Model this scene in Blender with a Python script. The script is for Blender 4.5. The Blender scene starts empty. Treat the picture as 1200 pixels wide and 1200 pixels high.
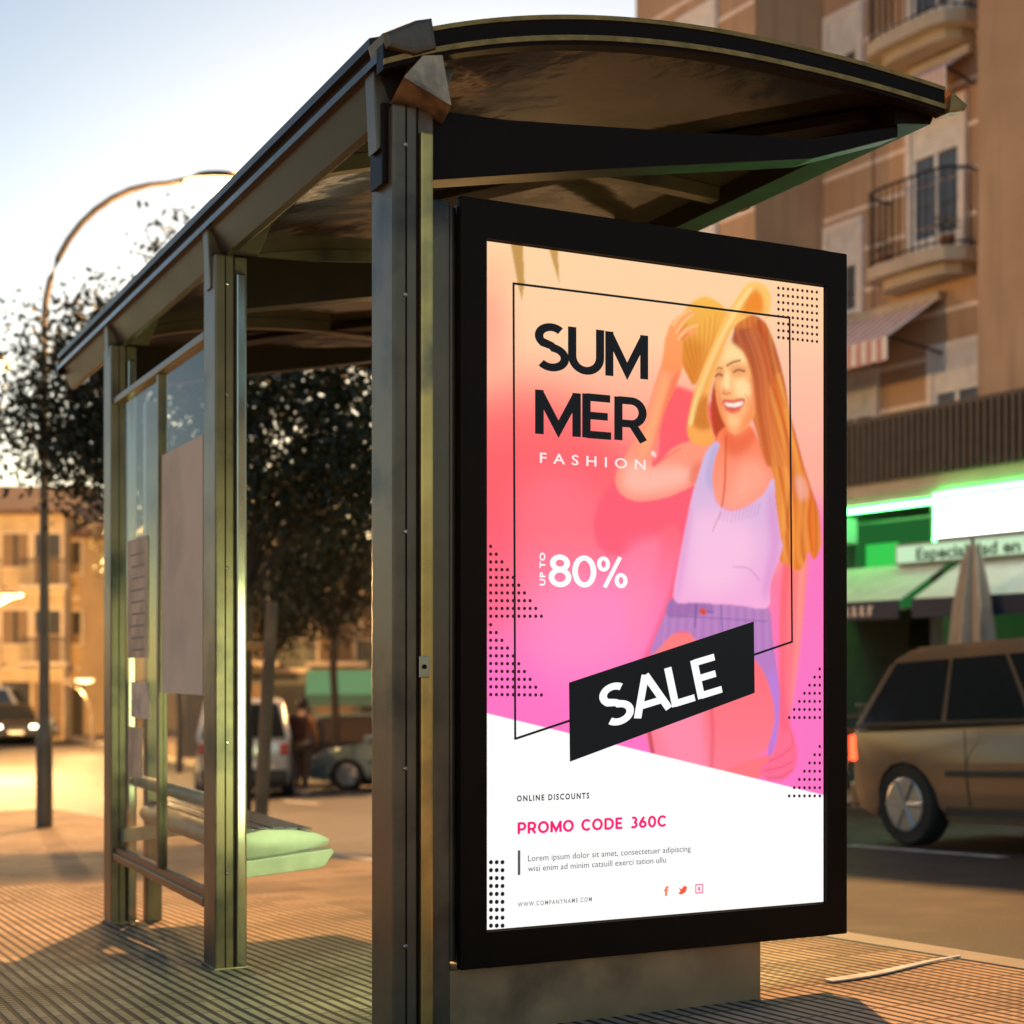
import bpy, bmesh, math, random
import numpy as np
from mathutils import Vector, Matrix
random.seed(7); rng = np.random.default_rng(3)
S = bpy.context.scene
COL = S.collection
R = math.radians
# ------------------------------------------------------------------ frame of reference
CAMZ = 0.95
D1 = (0.8950, 0.4461); D2 = (-0.4461, 0.8950)
AX, AY = -0.27, 3.89
SH_ROT = math.atan2(D1[1], D1[0])
def xy(w, s): return (AX + D1[0]*w + D2[0]*s, AY + D1[1]*w + D2[1]*s)
def ws(x, y):
    dx, dy = x-AX, y-AY
    return (dx*D1[0]+dy*D1[1], dx*D2[0]+dy*D2[1])
def gz(w, s):                      # the street falls away at about one in twenty, then levels out
    k = 3.0; m = 33.0
    e = m - k*math.log1p(math.exp((m-s)/k)) if (m-s)/k < 30 else s
    e = max(e, -25)
    return -0.052*e + 0.005*max(-20, min(w, 20))
def gxy(x, y):
    w, s = ws(x, y); return gz(w, s)
def at(px, d):                     # world x for a column of the picture at distance d
    return (px-600)/1800*d
# ------------------------------------------------------------------ materials
MATS = {}
def mat(name, col, rough=0.6, metal=0.0, var=0.12, scale=6.0, bump=0.0, bscale=60.0, spec=0.5, trans=0.0, ior=1.45, alpha=1.0, dirt=None):
    if name in MATS: return MATS[name]
    m = bpy.data.materials.new(name); m.use_nodes = True
    nt = m.node_tree; N = nt.nodes; L = nt.links
    b = N['Principled BSDF']
    tc = N.new('ShaderNodeTexCoord')
    nz = N.new('ShaderNodeTexNoise'); nz.inputs['Scale'].default_value = scale; nz.inputs['Detail'].default_value = 6
    L.new(tc.outputs['Object'], nz.inputs['Vector'])
    mx = N.new('ShaderNodeMix'); mx.data_type = 'RGBA'
    mx.inputs[6].default_value = [c*(1-var) for c in col]+[1]
    mx.inputs[7].default_value = [min(1, c*(1+var)) for c in col]+[1]
    mr = N.new('ShaderNodeMapRange'); mr.inputs[1].default_value = .3; mr.inputs[2].default_value = .7
    L.new(nz.outputs['Fac'], mr.inputs[0]); L.new(mr.outputs[0], mx.inputs[0])
    out = mx.outputs[2]
    if dirt:
        n2 = N.new('ShaderNodeTexNoise'); n2.inputs['Scale'].default_value = dirt[1]; n2.inputs['Detail'].default_value = 8
        L.new(tc.outputs['Object'], n2.inputs['Vector'])
        r2 = N.new('ShaderNodeMapRange'); r2.inputs[1].default_value = .5; r2.inputs[2].default_value = .72
        L.new(n2.outputs['Fac'], r2.inputs[0])
        m2 = N.new('ShaderNodeMix'); m2.data_type = 'RGBA'
        L.new(r2.outputs[0], m2.inputs[0]); L.new(out, m2.inputs[6]); m2.inputs[7].default_value = list(dirt[0])+[1]
        out = m2.outputs[2]
    L.new(out, b.inputs['Base Color'])
    rr = N.new('ShaderNodeMapRange'); rr.inputs[3].default_value = max(.02, rough*.75); rr.inputs[4].default_value = min(1, rough*1.25)
    L.new(nz.outputs['Fac'], rr.inputs[0]); L.new(rr.outputs[0], b.inputs['Roughness'])
    b.inputs['Metallic'].default_value = metal
    b.inputs['Specular IOR Level'].default_value = spec
    b.inputs['IOR'].default_value = ior
    if trans: b.inputs['Transmission Weight'].default_value = trans
    if alpha < 1: b.inputs['Alpha'].default_value = alpha
    if bump:
        n3 = N.new('ShaderNodeTexNoise'); n3.inputs['Scale'].default_value = bscale; n3.inputs['Detail'].default_value = 5
        L.new(tc.outputs['Object'], n3.inputs['Vector'])
        bp = N.new('ShaderNodeBump'); bp.inputs['Strength'].default_value = bump; bp.inputs['Distance'].default_value = .01
        L.new(n3.outputs['Fac'], bp.inputs['Height']); L.new(bp.outputs[0], b.inputs['Normal'])
    MATS[name] = m; return m
def emit(name, col, strength=1.0):
    if name in MATS: return MATS[name]
    m = bpy.data.materials.new(name); m.use_nodes = True
    nt = m.node_tree; nt.nodes.clear()
    o = nt.nodes.new('ShaderNodeOutputMaterial'); e = nt.nodes.new('ShaderNodeEmission')
    e.inputs[0].default_value = list(col)+[1]; e.inputs[1].default_value = strength
    nt.links.new(e.outputs[0], o.inputs[0]); MATS[name] = m; return m
def srgb(r, g, b):
    f = lambda c: (c/255/12.92) if c/255 <= .04045 else ((c/255+.055)/1.055)**2.4
    return (f(r), f(g), f(b))
def glass(name, tint=(.9, .95, .93), refl=.12, dirt=.12):
    if name in MATS: return MATS[name]
    m = bpy.data.materials.new(name); m.use_nodes = True
    nt = m.node_tree; N = nt.nodes; L = nt.links; N.clear()
    o = N.new('ShaderNodeOutputMaterial'); t = N.new('ShaderNodeBsdfTransparent'); g = N.new('ShaderNodeBsdfGlossy'); d = N.new('ShaderNodeBsdfDiffuse')
    t.inputs[0].default_value = list(tint)+[1]; g.inputs['Roughness'].default_value = .03
    d.inputs[0].default_value = (.35, .33, .3, 1)
    fr = N.new('ShaderNodeFresnel'); fr.inputs[0].default_value = 1.35
    a = N.new('ShaderNodeMath'); a.operation = 'ADD'; a.inputs[1].default_value = refl; L.new(fr.outputs[0], a.inputs[0])
    gm = N.new('ShaderNodeNewGeometry'); bf = N.new('ShaderNodeMath'); bf.operation = 'SUBTRACT'; bf.inputs[0].default_value = 1; L.new(gm.outputs['Backfacing'], bf.inputs[1])
    ml = N.new('ShaderNodeMath'); ml.operation = 'MULTIPLY'; ml.use_clamp = True; L.new(a.outputs[0], ml.inputs[0]); L.new(bf.outputs[0], ml.inputs[1])
    m1 = N.new('ShaderNodeMixShader'); L.new(ml.outputs[0], m1.inputs[0]); L.new(t.outputs[0], m1.inputs[1]); L.new(g.outputs[0], m1.inputs[2])
    tc = N.new('ShaderNodeTexCoord'); nz = N.new('ShaderNodeTexNoise'); nz.inputs['Scale'].default_value = 3; nz.inputs['Detail'].default_value = 9
    L.new(tc.outputs['Object'], nz.inputs['Vector'])
    mr = N.new('ShaderNodeMapRange'); mr.inputs[1].default_value = .45; mr.inputs[2].default_value = .8; mr.inputs[3].default_value = dirt*.4; mr.inputs[4].default_value = dirt*2.5
    L.new(nz.outputs['Fac'], mr.inputs[0])
    m2 = N.new('ShaderNodeMixShader'); L.new(mr.outputs[0], m2.inputs[0]); L.new(m1.outputs[0], m2.inputs[1]); L.new(d.outputs[0], m2.inputs[2])
    L.new(m2.outputs[0], o.inputs[0]); MATS[name] = m; return m
# ------------------------------------------------------------------ mesh builder
class MB:
    def __init__(s): s.bm = bmesh.new()
    def box(s, x0, x1, y0, y1, z0, z1, bev=0.0):
        v = [s.bm.verts.new(p) for p in ((x0,y0,z0),(x1,y0,z0),(x1,y1,z0),(x0,y1,z0),(x0,y0,z1),(x1,y0,z1),(x1,y1,z1),(x0,y1,z1))]
        fs = [s.bm.faces.new([v[i] for i in f]) for f in ((0,3,2,1),(4,5,6,7),(0,1,5,4),(1,2,6,5),(2,3,7,6),(3,0,4,7))]
        if bev:
            es = list({e for f in fs for e in f.edges})
            bmesh.ops.bevel(s.bm, geom=es, offset=bev, segments=2, affect='EDGES', profile=.6)
        return s
    def prism(s, pts, lo, hi, axis='y', bev=0.0):      # 2D outline pushed along an axis
        def P(a, b, t):
            return {'y': (a, t, b), 'x': (t, a, b), 'z': (a, b, t)}[axis]
        v0 = [s.bm.verts.new(P(a, b, lo)) for a, b in pts]; v1 = [s.bm.verts.new(P(a, b, hi)) for a, b in pts]
        n = len(pts); fs = [s.bm.faces.new(v0), s.bm.faces.new(v1[::-1])]
        for i in range(n): fs.append(s.bm.faces.new((v0[i], v1[i], v1[(i+1)%n], v0[(i+1)%n])))
        if bev:
            es = list({e for f in fs[:2] for e in f.edges})
            bmesh.ops.bevel(s.bm, geom=es, offset=bev, segments=2, affect='EDGES', profile=.6)
        return s
    def hexa(s, pts):
        v = [s.bm.verts.new(p) for p in pts]
        for f in ((0,3,2,1),(4,5,6,7),(0,1,5,4),(1,2,6,5),(2,3,7,6),(3,0,4,7)): s.bm.faces.new([v[i] for i in f])
        return s
    def tube(s, pts, r, n=8, cap=True):
        pts = [Vector(p) for p in pts]; rs = r if isinstance(r, (list, tuple)) else [r]*len(pts)
        rings = []
        for i, p in enumerate(pts):
            d = (pts[min(i+1, len(pts)-1)]-pts[max(i-1, 0)]).normalized()
            u = d.cross(Vector((0, 0, 1)) if abs(d.z) < .95 else Vector((1, 0, 0))).normalized(); w = d.cross(u)
            rings.append([s.bm.verts.new(p+(u*math.cos(2*math.pi*k/n)+w*math.sin(2*math.pi*k/n))*rs[i]) for k in range(n)])
        for a, b in zip(rings, rings[1:]):
            for k in range(n): s.bm.faces.new((a[k], a[(k+1)%n], b[(k+1)%n], b[k]))
        if cap: s.bm.faces.new(rings[0]); s.bm.faces.new(rings[-1][::-1])
        return s
    def lathe(s, prof, c=(0, 0, 0), n=20, axis='z'):
        rings = []
        for r, h in prof:
            ring = []
            for k in range(n):
                a = 2*math.pi*k/n; p = (r*math.cos(a), r*math.sin(a), h)
                if axis == 'y': p = (p[0], p[2], p[1])
                if axis == 'x': p = (p[2], p[0], p[1])
                ring.append(s.bm.verts.new((p[0]+c[0], p[1]+c[1], p[2]+c[2])))
            rings.append(ring)
        for a, b in zip(rings, rings[1:]):
            for k in range(n): s.bm.faces.new((a[k], a[(k+1)%n], b[(k+1)%n], b[k]))
        s.bm.faces.new(rings[0]); s.bm.faces.new(rings[-1]); return s
    def quad(s, *p):
        s.bm.faces.new([s.bm.verts.new(q) for q in p]); return s
    def build(s, name, m, parent=None, smooth=False, loc=None):
        bmesh.ops.recalc_face_normals(s.bm, faces=s.bm.faces)
        me = bpy.data.meshes.new(name); s.bm.to_mesh(me); s.bm.free()
        if m: me.materials.append(m)
        if smooth:
            me.polygons.foreach_set('use_smooth', [True]*len(me.polygons))
            try: me.set_sharp_from_angle(angle=R(35))
            except Exception: pass
        o = bpy.data.objects.new(name, me); COL.objects.link(o)
        if parent: o.parent = parent
        if loc: o.location = loc
        return o
def thing(name, label, cat, loc=(0, 0, 0), rz=0, group=None):
    o = bpy.data.objects.new(name, None); COL.objects.link(o); o.empty_display_size = .2
    o.location = loc; o.rotation_euler = (0, 0, rz); o['label'] = label; o['category'] = cat
    if group: o['group'] = group
    return o
def tag(o, label, cat, group=None):
    o['label'] = label; o['category'] = cat
    if group: o['group'] = group
    return o
def dup(root, loc, rz, label, group=None):
    def cp(o, par):
        c = o.copy(); COL.objects.link(c); c.parent = par
        for ch in o.children: cp(ch, c)
        return c
    r = root.copy(); COL.objects.link(r); r.location = loc; r.rotation_euler = (0, 0, rz); r['label'] = label
    if group: r['group'] = group
    for ch in list(root.children): cp(ch, r)
    return r
# ------------------------------------------------------------------ ground
def sheet(name, w0, w1, s0, s1, dz, m, ds=1.0, dw=2.0, thick=0.0, kind='structure'):
    bm = bmesh.new()
    nw = max(1, int(math.ceil((w1-w0)/dw))); ns = max(1, int(math.ceil((s1-s0)/ds)))
    g = []
    for i in range(ns+1):
        s_ = s0+(s1-s0)*i/ns; row = []
        for j in range(nw+1):
            w_ = w0+(w1-w0)*j/nw; x, y = xy(w_, s_); row.append(bm.verts.new((x, y, gz(w_, s_)+dz)))
        g.append(row)
    for i in range(ns):
        for j in range(nw): bm.faces.new((g[i][j], g[i][j+1], g[i+1][j+1], g[i+1][j]))
    if thick:
        r = bmesh.ops.extrude_face_region(bm, geom=list(bm.faces))
        for v in r['geom']:
            if isinstance(v, bmesh.types.BMVert): v.co.z += 0
        for row in g:
            for v in row: v.co.z -= thick
        bmesh.ops.recalc_face_normals(bm, faces=bm.faces)
    me = bpy.data.meshes.new(name); bm.to_mesh(me); bm.free(); me.materials.append(m)
    o = bpy.data.objects.new(name, me); COL.objects.link(o)
    if kind: o['kind'] = kind
    return o
def pavement_mat():
    m = bpy.data.materials.new('ribbed_paving'); m.use_nodes = True
    nt = m.node_tree; N = nt.nodes; L = nt.links; b = N['Principled BSDF']
    tc = N.new('ShaderNodeTexCoord'); mp = N.new('ShaderNodeMapping'); mp.inputs['Rotation'].default_value = (0, 0, -SH_ROT)
    L.new(tc.outputs['Object'], mp.inputs['Vector'])
    sx = N.new('ShaderNodeSeparateXYZ'); L.new(mp.outputs[0], sx.inputs[0])
    def M(op, a, b_=None, c=None):
        n = N.new('ShaderNodeMath'); n.operation = op
        for i, q in enumerate((a, b_, c)):
            if q is None: continue
            if isinstance(q, (int, float)): n.inputs[i].default_value = q
            else: L.new(q, n.inputs[i])
        return n.outputs[0]
    def groove(src, period, width):
        f = M('FRACT', M('DIVIDE', src, period)); d = M('ABSOLUTE', M('SUBTRACT', f, .5))   # .5 at groove
        r = N.new('ShaderNodeMapRange'); r.interpolation_type = 'SMOOTHSTEP'
        r.inputs[1].default_value = .5-width; r.inputs[2].default_value = .5-width*.35
        L.new(d, r.inputs[0]); return r.outputs[0]
    nzb = N.new('ShaderNodeTexNoise'); nzb.inputs['Scale'].default_value = 1.3; L.new(mp.outputs[0], nzb.inputs['Vector'])
    wob = M('MULTIPLY', M('SUBTRACT', nzb.outputs['Fac'], .5), .012)
    gx = groove(M('ADD', sx.outputs[0], wob), .0416, .3); gy = groove(sx.outputs[1], .0416, .26); gy2 = groove(sx.outputs[1], .208, .045)
    # bars in some tiles, studs in others
    ck = N.new('ShaderNodeTexNoise'); ck.inputs['Scale'].default_value = .55; L.new(mp.outputs[0], ck.inputs['Vector'])
    ckr = N.new('ShaderNodeMapRange'); ckr.inputs[1].default_value = .5; ckr.inputs[2].default_value = .58; L.new(ck.outputs['Fac'], ckr.inputs[0])
    gy_m = M('MULTIPLY', gy, M('ADD', M('MULTIPLY', ckr.outputs[0], .85), .03))
    gx2 = groove(sx.outputs[0], .208, .05)
    g = M('MAXIMUM', M('MAXIMUM', M('MULTIPLY', gx, .88), gy_m), M('MULTIPLY', M('MAXIMUM', gy2, gx2), .6))
    n1 = N.new('ShaderNodeTexNoise'); n1.inputs['Scale'].default_value = 2.1; n1.inputs['Detail'].default_value = 8; L.new(mp.outputs[0], n1.inputs['Vector'])
    n2 = N.new('ShaderNodeTexNoise'); n2.inputs['Scale'].default_value = 40; n2.inputs['Detail'].default_value = 5; L.new(mp.outputs[0], n2.inputs['Vector'])
    # each tile its own tone
    fl = N.new('ShaderNodeVectorMath'); fl.operation = 'SNAP'; fl.inputs[1].default_value = (.208, .208, 100); L.new(mp.outputs[0], fl.inputs[0])
    wn = N.new('ShaderNodeTexWhiteNoise'); L.new(fl.outputs[0], wn.inputs['Vector'])
    f = M('ADD', M('MULTIPLY', n1.outputs['Fac'], .9), M('ADD', M('MULTIPLY', wn.outputs['Value'], .6), M('MULTIPLY', n2.outputs['Fac'], .35)))
    cr = N.new('ShaderNodeValToRGB'); e = cr.color_ramp.elements
    e[0].position = .35; e[0].color = (.2, .15, .1, 1); e[1].position = 1.0; e[1].color = (.46, .34, .23, 1)
    L.new(f, cr.inputs[0])
    mx = N.new('ShaderNodeMix'); mx.data_type = 'RGBA'; L.new(g, mx.inputs[0]); L.new(cr.outputs[0], mx.inputs[6]); mx.inputs[7].default_value = (.02, .014, .01, 1)
    vo = N.new('ShaderNodeTexVoronoi'); vo.inputs['Scale'].default_value = 3.2; L.new(mp.outputs[0], vo.inputs['Vector'])
    gum = N.new('ShaderNodeMapRange'); gum.inputs[1].default_value = .075; gum.inputs[2].default_value = .05; L.new(vo.outputs['Distance'], gum.inputs[0])
    n4 = N.new('ShaderNodeTexNoise'); n4.inputs['Scale'].default_value = .9; n4.inputs['Detail'].default_value = 9; n4.inputs['Roughness'].default_value = .65; L.new(mp.outputs[0], n4.inputs['Vector'])
    st = N.new('ShaderNodeMapRange'); st.inputs[1].default_value = .5; st.inputs[2].default_value = .68; st.inputs[4].default_value = .6; L.new(n4.outputs['Fac'], st.inputs[0])
    mg = N.new('ShaderNodeMix'); mg.data_type = 'RGBA'; L.new(M('MAXIMUM', M('MULTIPLY', gum.outputs[0], .55), st.outputs[0]), mg.inputs[0]); L.new(mx.outputs[2], mg.inputs[6]); mg.inputs[7].default_value = (.075, .058, .042, 1)
    L.new(mg.outputs[2], b.inputs['Base Color'])
    b.inputs['Roughness'].default_value = .8; b.inputs['Specular IOR Level'].default_value = .15
    bp = N.new('ShaderNodeBump'); bp.inputs['Strength'].default_value = .7; bp.inputs['Distance'].default_value = .006
    h = M('ADD', M('SUBTRACT', 1.0, g), M('MULTIPLY', n2.outputs['Fac'], .3)); L.new(h, bp.inputs['Height']); L.new(bp.outputs[0], b.inputs['Normal'])
    return m
PAVE = pavement_mat()
ASPH = mat('worn_asphalt', (.037, .034, .03), .62, spec=.3, var=.3, scale=.7, bump=.5, bscale=90, dirt=((.075, .063, .048), 3.0))
KERB = mat('kerb_concrete', (.3, .27, .22), .75, var=.2, scale=4, bump=.3)
WHITE = mat('road_paint', (.62, .6, .55), .6, var=.25, scale=9, dirt=((.2, .19, .17), 7))
sheet('road', -260, 260, -40, 420, -.12, ASPH, ds=3, dw=20)
sheet('pavement', -30, 2.08, -15, 17.3, 0, PAVE, ds=.6, dw=4, thick=.3)
sheet('kerb', 2.085, 2.22, -15, 17.3, .004, KERB, ds=.6, thick=.3)
sheet('kerb', -30, 2.22, 17.305, 17.45, .004, KERB, ds=.6, dw=3, thick=.3)
sheet('far_kerb', 9.8, 9.945, -12, 75, .004, KERB, ds=1, thick=.3)
sheet('far_pavement', 9.95, 40, -12, 75, 0, PAVE, ds=1, dw=3, thick=.3)
for k, s0 in enumerate((.4, 4.1, 9.4, 13.6, 17.8, 22, 26.5, 31)):
    sheet('road_marking', 5.95, 6.07, s0, s0+1.6, -.116, WHITE, ds=.6)
# ------------------------------------------------------------------ metals etc
POST = mat('anodised_grey_metal', (.2, .15, .095), .36, .6, var=.18, scale=5, bump=.06, bscale=220, dirt=((.05, .045, .04), 4))
POST2 = mat('bright_metal_trim', (.46, .42, .34), .2, .95, var=.1, scale=9)
TRM = mat('bronze_anodised_trim', (.85, .52, .16), .3, .8, var=.25, scale=6, dirt=((.3, .22, .12), 5))
DARK = mat('dark_painted_metal', (.018, .0105, .006), .34, .0, var=.1, scale=7, bump=.03, bscale=150, spec=.1)
ROOFU = mat('bronze_roof_sheet', (.055, .036, .022), .09, .35, var=.22, scale=1.6, bump=1.0, bscale=1.6, dirt=((.1, .07, .05), 2.5))
ROOFT = mat('roof_top_sheet', (.13, .12, .11), .4, .2)
BRASS = mat('worn_bronze_trim', (.45, .24, .07), .35, .8, var=.3, scale=20, bump=.2, bscale=80)
RAIL = mat('brown_rail_metal', (.19, .125, .08), .35, .6, var=.2)
GL = glass('shelter_glass', (.93, .95, .93), .0, .04)
PAPER = mat('taupe_notice_backing', (.8, .64, .48), .75, var=.05, scale=3, dirt=((.6, .48, .37), 2))
PAPER2 = mat('weathered_paper', (.8, .66, .48), .8, var=.2, scale=8, dirt=((.24, .2, .16), 6))
BENCHM = mat('brushed_bench_metal', (.42, .44, .34), .45, .3, var=.15, scale=12)
# ------------------------------------------------------------------ the shelter (local x = across, y = along, z up)
sh = thing('bus_shelter', 'grey metal bus shelter with curved bronze roof, glass back wall and bench on ribbed paving', 'bus shelter', (AX, AY, 0), SH_ROT)
def rz(v): return v + CAMZ
def roof_z(w):                                   # underside arc
    pts = [(-.08, 1.60), (.06, 1.655), (.3, 1.725), (.56, 1.775), (.85, 1.803), (1.12, 1.812), (1.43, 1.80), (1.66, 1.785), (1.84, 1.765)]
    xs = [p[0] for p in pts]; zs = [p[1] for p in pts]
    return rz(float(np.polyval(np.polyfit(xs, zs, 4), w))-.078+.012*max(0, w-1.2))
RW = [-.08+1.81*i/40 for i in range(41)]
def post(s, o=0.0, top=1.43):
    z0 = gz(0, s)-.05; zt = rz(top)
    m = MB(); m.box(o-.058, o+.012, s, s+.15, z0, zt, .006); m.box(o+.012, o+.058, s+.012, s+.15, z0, zt, .004)
    p = m.build('post', POST, sh)
    t = MB(); t.box(o+.016, o+.051, s-.006, s+.011, z0, zt-.06, .006); t.build('trim_strip', POST2 if s > 1 else TRM, p)  # back-post trims get a brighter metal that imitates the highlights on them
    g = MB(); g.box(o-.024, o-.020, s-.002, s+.01, z0, zt); g.box(o+.006, o+.0105, s-.003, s+.01, z0, zt); g.build('seal', DARK, p)
    b = MB(); b.box(o-.064, o+.064, s-.008, s+.158, gz(0, s)-.02, gz(0, s)+.006, .003); b.build('base_plate', POST, p)
    return p
for s, o_ in ((0, .024), (1.57, .004), (3.22, -.004)): post(s, o_)
def screw(name, x, y, z, par, r_=.006, mt=None):
    q = MB(); q.lathe([(r_, 0), (r_, -.003), (r_*.5, -.005)], (x, y, z), 10, 'y'); return q.build(name, mt or POST2, par, True)
lk = MB(); lk.box(.033, .062, -.012, -.005, rz(-.02), rz(.035), .002); lko = lk.build('lock_plate', POST2, sh); screw('keyhole', .047, -.0125, rz(.008), lko, .006, DARK)
for z in (-.70, -.25, .35, .95, 1.33):
    screw('screw', -.001, -.0005, rz(z), sh); screw('screw', -.012, 1.5695, rz(z), sh)
# beams (cantilever arms tapering to the road side)
for s in (.03, 1.60, 3.25):
    m = MB(); zA = rz(1.42)
    m.prism([(-.05, rz(1.235)), (-.05, zA+.02), (.3, rz(1.45)), (.85, rz(1.505)), (1.3, rz(1.555)), (1.62, rz(1.645)), (1.62, rz(1.61)), (1.3, rz(1.497)), (.6, rz(1.365))], s, s+.09, 'y', .005)
    m.build('beam', DARK, sh)
    # bracket from the beam root up to the roof edge
    k = MB(); k.prism([(-.06, zA-.1), (.10, zA), (.16, rz(1.57)), (-.07, rz(1.52))], s+.012, s+.075, 'y', .004); k.build('bracket', POST, sh)
S0, S1 = -.05, 4.45
m = MB()
a = [(w, roof_z(w)) for w in RW]
m.prism(a + [(w, z+.02) for w, z in a[::-1]], S0+.03, S1-.03, 'y')
roof = m.build('roof', ROOFU, sh, False)
for p in roof.data.polygons: p.use_smooth = True
roof.data.set_sharp_from_angle(angle=R(30))
# end arcs of the roof: fascia profile with a bright lip
for (s, sd) in ((S0, -1), (S1-.045, 1)):
    m = MB(); m.prism([(w, z-.032) for w, z in a]+[(w, z+.034) for w, z in a[::-1]], s, s+.045, 'y'); f = m.build('roof_edge', DARK, sh, True)
    m = MB(); m.prism([(w, z-.022) for w, z in a]+[(w, z-.008) for w, z in a[::-1]], s-.006 if sd < 0 else s+.045, s if sd < 0 else s+.051, 'y'); m.build('lip', BRASS, f, True)
    m = MB(); m.prism([(w, z+.034) for w, z in a]+[(w, z+.046) for w, z in a[::-1]], s-.004, s+.049, 'y'); m.build('rim', BRASS, f, True)
# cross ribs and diagonal straps under the roof
ar = [q for q in a if q[0] > .04]
for s in (.95, 2.3, 3.65):
    m = MB(); m.prism([(w, z-.05) for w, z in ar]+[(w, z-.002) for w, z in ar[::-1]], s, s+.05, 'y'); m.build('roof_rib', POST, sh, True)
for (s0, s1) in ((.1, 1.5), (1.7, 2.9), (3.1, 4.2)):
    m = MB(); 
    pts = [(.72+.88*t, s0+(s1-s0)*(1-t), 0) for t in np.linspace(0, 1, 9)]
    for i in range(8):
        p, q = pts[i], pts[i+1]; zp, zq = roof_z(p[0])-.012, roof_z(q[0])-.012
        m.hexa([(p[0]-.05, p[1], zp-.03), (q[0]-.05, q[1], zq-.03), (q[0]+.05, q[1]+.02, zq-.03), (p[0]+.05, p[1]+.02, zp-.03),
                (p[0]-.05, p[1], zp), (q[0]-.05, q[1], zq), (q[0]+.05, q[1]+.02, zq), (p[0]+.05, p[1]+.02, zp)])
    m.build('roof_strap', DARK, sh)
# left gutter fascia, running the whole length
gp = [(-.082, 1.575), (-.082, 1.60), (-.045, 1.612), (-.04, 1.55), (.12, 1.55), (.12, 1.535), (.0, 1.425), (-.018, 1.43), (-.062, 1.535), (-.062, 1.572)]
m = MB(); m.prism([(x, rz(z)) for x, z in gp], S0+.09, S1-.06, 'y'); gut = m.build('gutter_fascia', mat('dull_bronze_paint', (.032, .02, .012), .35, .3, var=.2, scale=3), sh)
# road-side gutter rail
m = MB(); m.prism([(1.59, rz(1.64)), (1.73, rz(1.66)), (1.75, rz(1.70)), (1.73, rz(1.725)), (1.60, rz(1.715))], S0+.06, S1-.05, 'y', .004); m.build('edge_rail', DARK, sh)
m = MB(); m.prism([(1.735, rz(1.672)), (1.80, rz(1.69)), (1.81, rz(1.705)), (1.745, rz(1.74))], S0-.015, S0+.055, 'y', .008); m.build('corner_cap', BRASS, sh)
# faceted corner casting over the front post
m = MB(); m.prism([(-.075, rz(1.54)), (-.085, rz(1.575)), (.0, rz(1.622)), (.045, rz(1.636)), (.058, rz(1.56)), (.0, rz(1.535))], S0-.02, S0+.10, 'y', .012)
m.build('corner_casting', mat('cast_bronze_cap', (.16, .12, .085), .4, .6, var=.25, scale=14, bump=.2), sh)
m = MB(); m.hexa([(-.03, S0-.012, rz(1.475)), (.10, S0-.012, rz(1.425)), (.125, S0+.13, rz(1.40)), (-.03, S0+.13, rz(1.42)),
                  (.022, S0-.012, rz(1.538)), (.075, S0-.012, rz(1.548)), (.115, S0+.13, rz(1.55)), (.02, S0+.13, rz(1.54))])
m.build('corner_bracket', mat('scuffed_bronze_plate', (.5, .35, .22), .35, .55, var=.45, scale=16, bump=.5, bscale=30), sh)
# glass back wall between second and third post
gs0, gs1, zt, zb = 1.725, 3.215, rz(1.165), rz(-.79)
for (u0, u1) in ((gs0, 2.42), (2.455, gs1)):
    m = MB(); m.box(-.028, -.020, u0, u1, zb, zt); m.build('glass_pane', GL, sh)
m = MB(); m.box(-.052, -.005, gs0, gs1+.06, zt, zt+.03, .006); m.build('rail', RAIL, sh)
m = MB(); m.box(-.055, -.005, gs0, gs1+.06, zb-.045, zb-.012, .005); m.box(-.045, -.012, gs0, gs1, zb-.012, zb+.012); m.build('rail', RAIL, sh)
for u in (gs0-.012, 2.42): m = MB(); m.box(-.045, -.008, u, u+.035, zb, zt, .003); m.build('mullion', POST, sh)
m = MB(); m.box(-.036, -.031, 1.80, 2.40, rz(-.09), rz(.84)); o = m.build('notice_board', PAPER, sh); o['label'] = 'blank taupe backing sheet inside the glass'
sheets = [(2.66, 3.02, .05, .55), (2.62, 2.95, -.20, -.05), (2.74, 3.0, -.45, -.24)]
for i, (a0, a1, b0, b1) in enumerate(sheets):
    m = MB(); m.box(-.0325-.001*i, -.031-.001*i, a0, a1, rz(b0), rz(b1)); o = m.build('notice_sheet', PAPER2 if i % 2 else mat('brown_poster_paper', (.6, .44, .3), .6, var=.35, scale=7), sh)
    if i == 0:
        t = MB()
        for k in range(9): t.box(-.0332, -.0326, a0+.05, a1-.05-.02*(k % 3), rz(b1-.07-.05*k), rz(b1-.062-.05*k))
        t.build('printed_lines', mat('ink_lines', (.32, .27, .22), .7), o)
# third-post companion frame and a flat end panel upright behind it
m = MB(); m.box(.10, .17, 3.24, 3.31, gz(0, 3.2)-.02, rz(1.2), .006); m.build('frame_upright', POST, sh)
m = MB(); m.box(.055, .10, 3.26, 3.29, rz(-.9), rz(-.87)); m.build('spacer', POST, sh)
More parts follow.
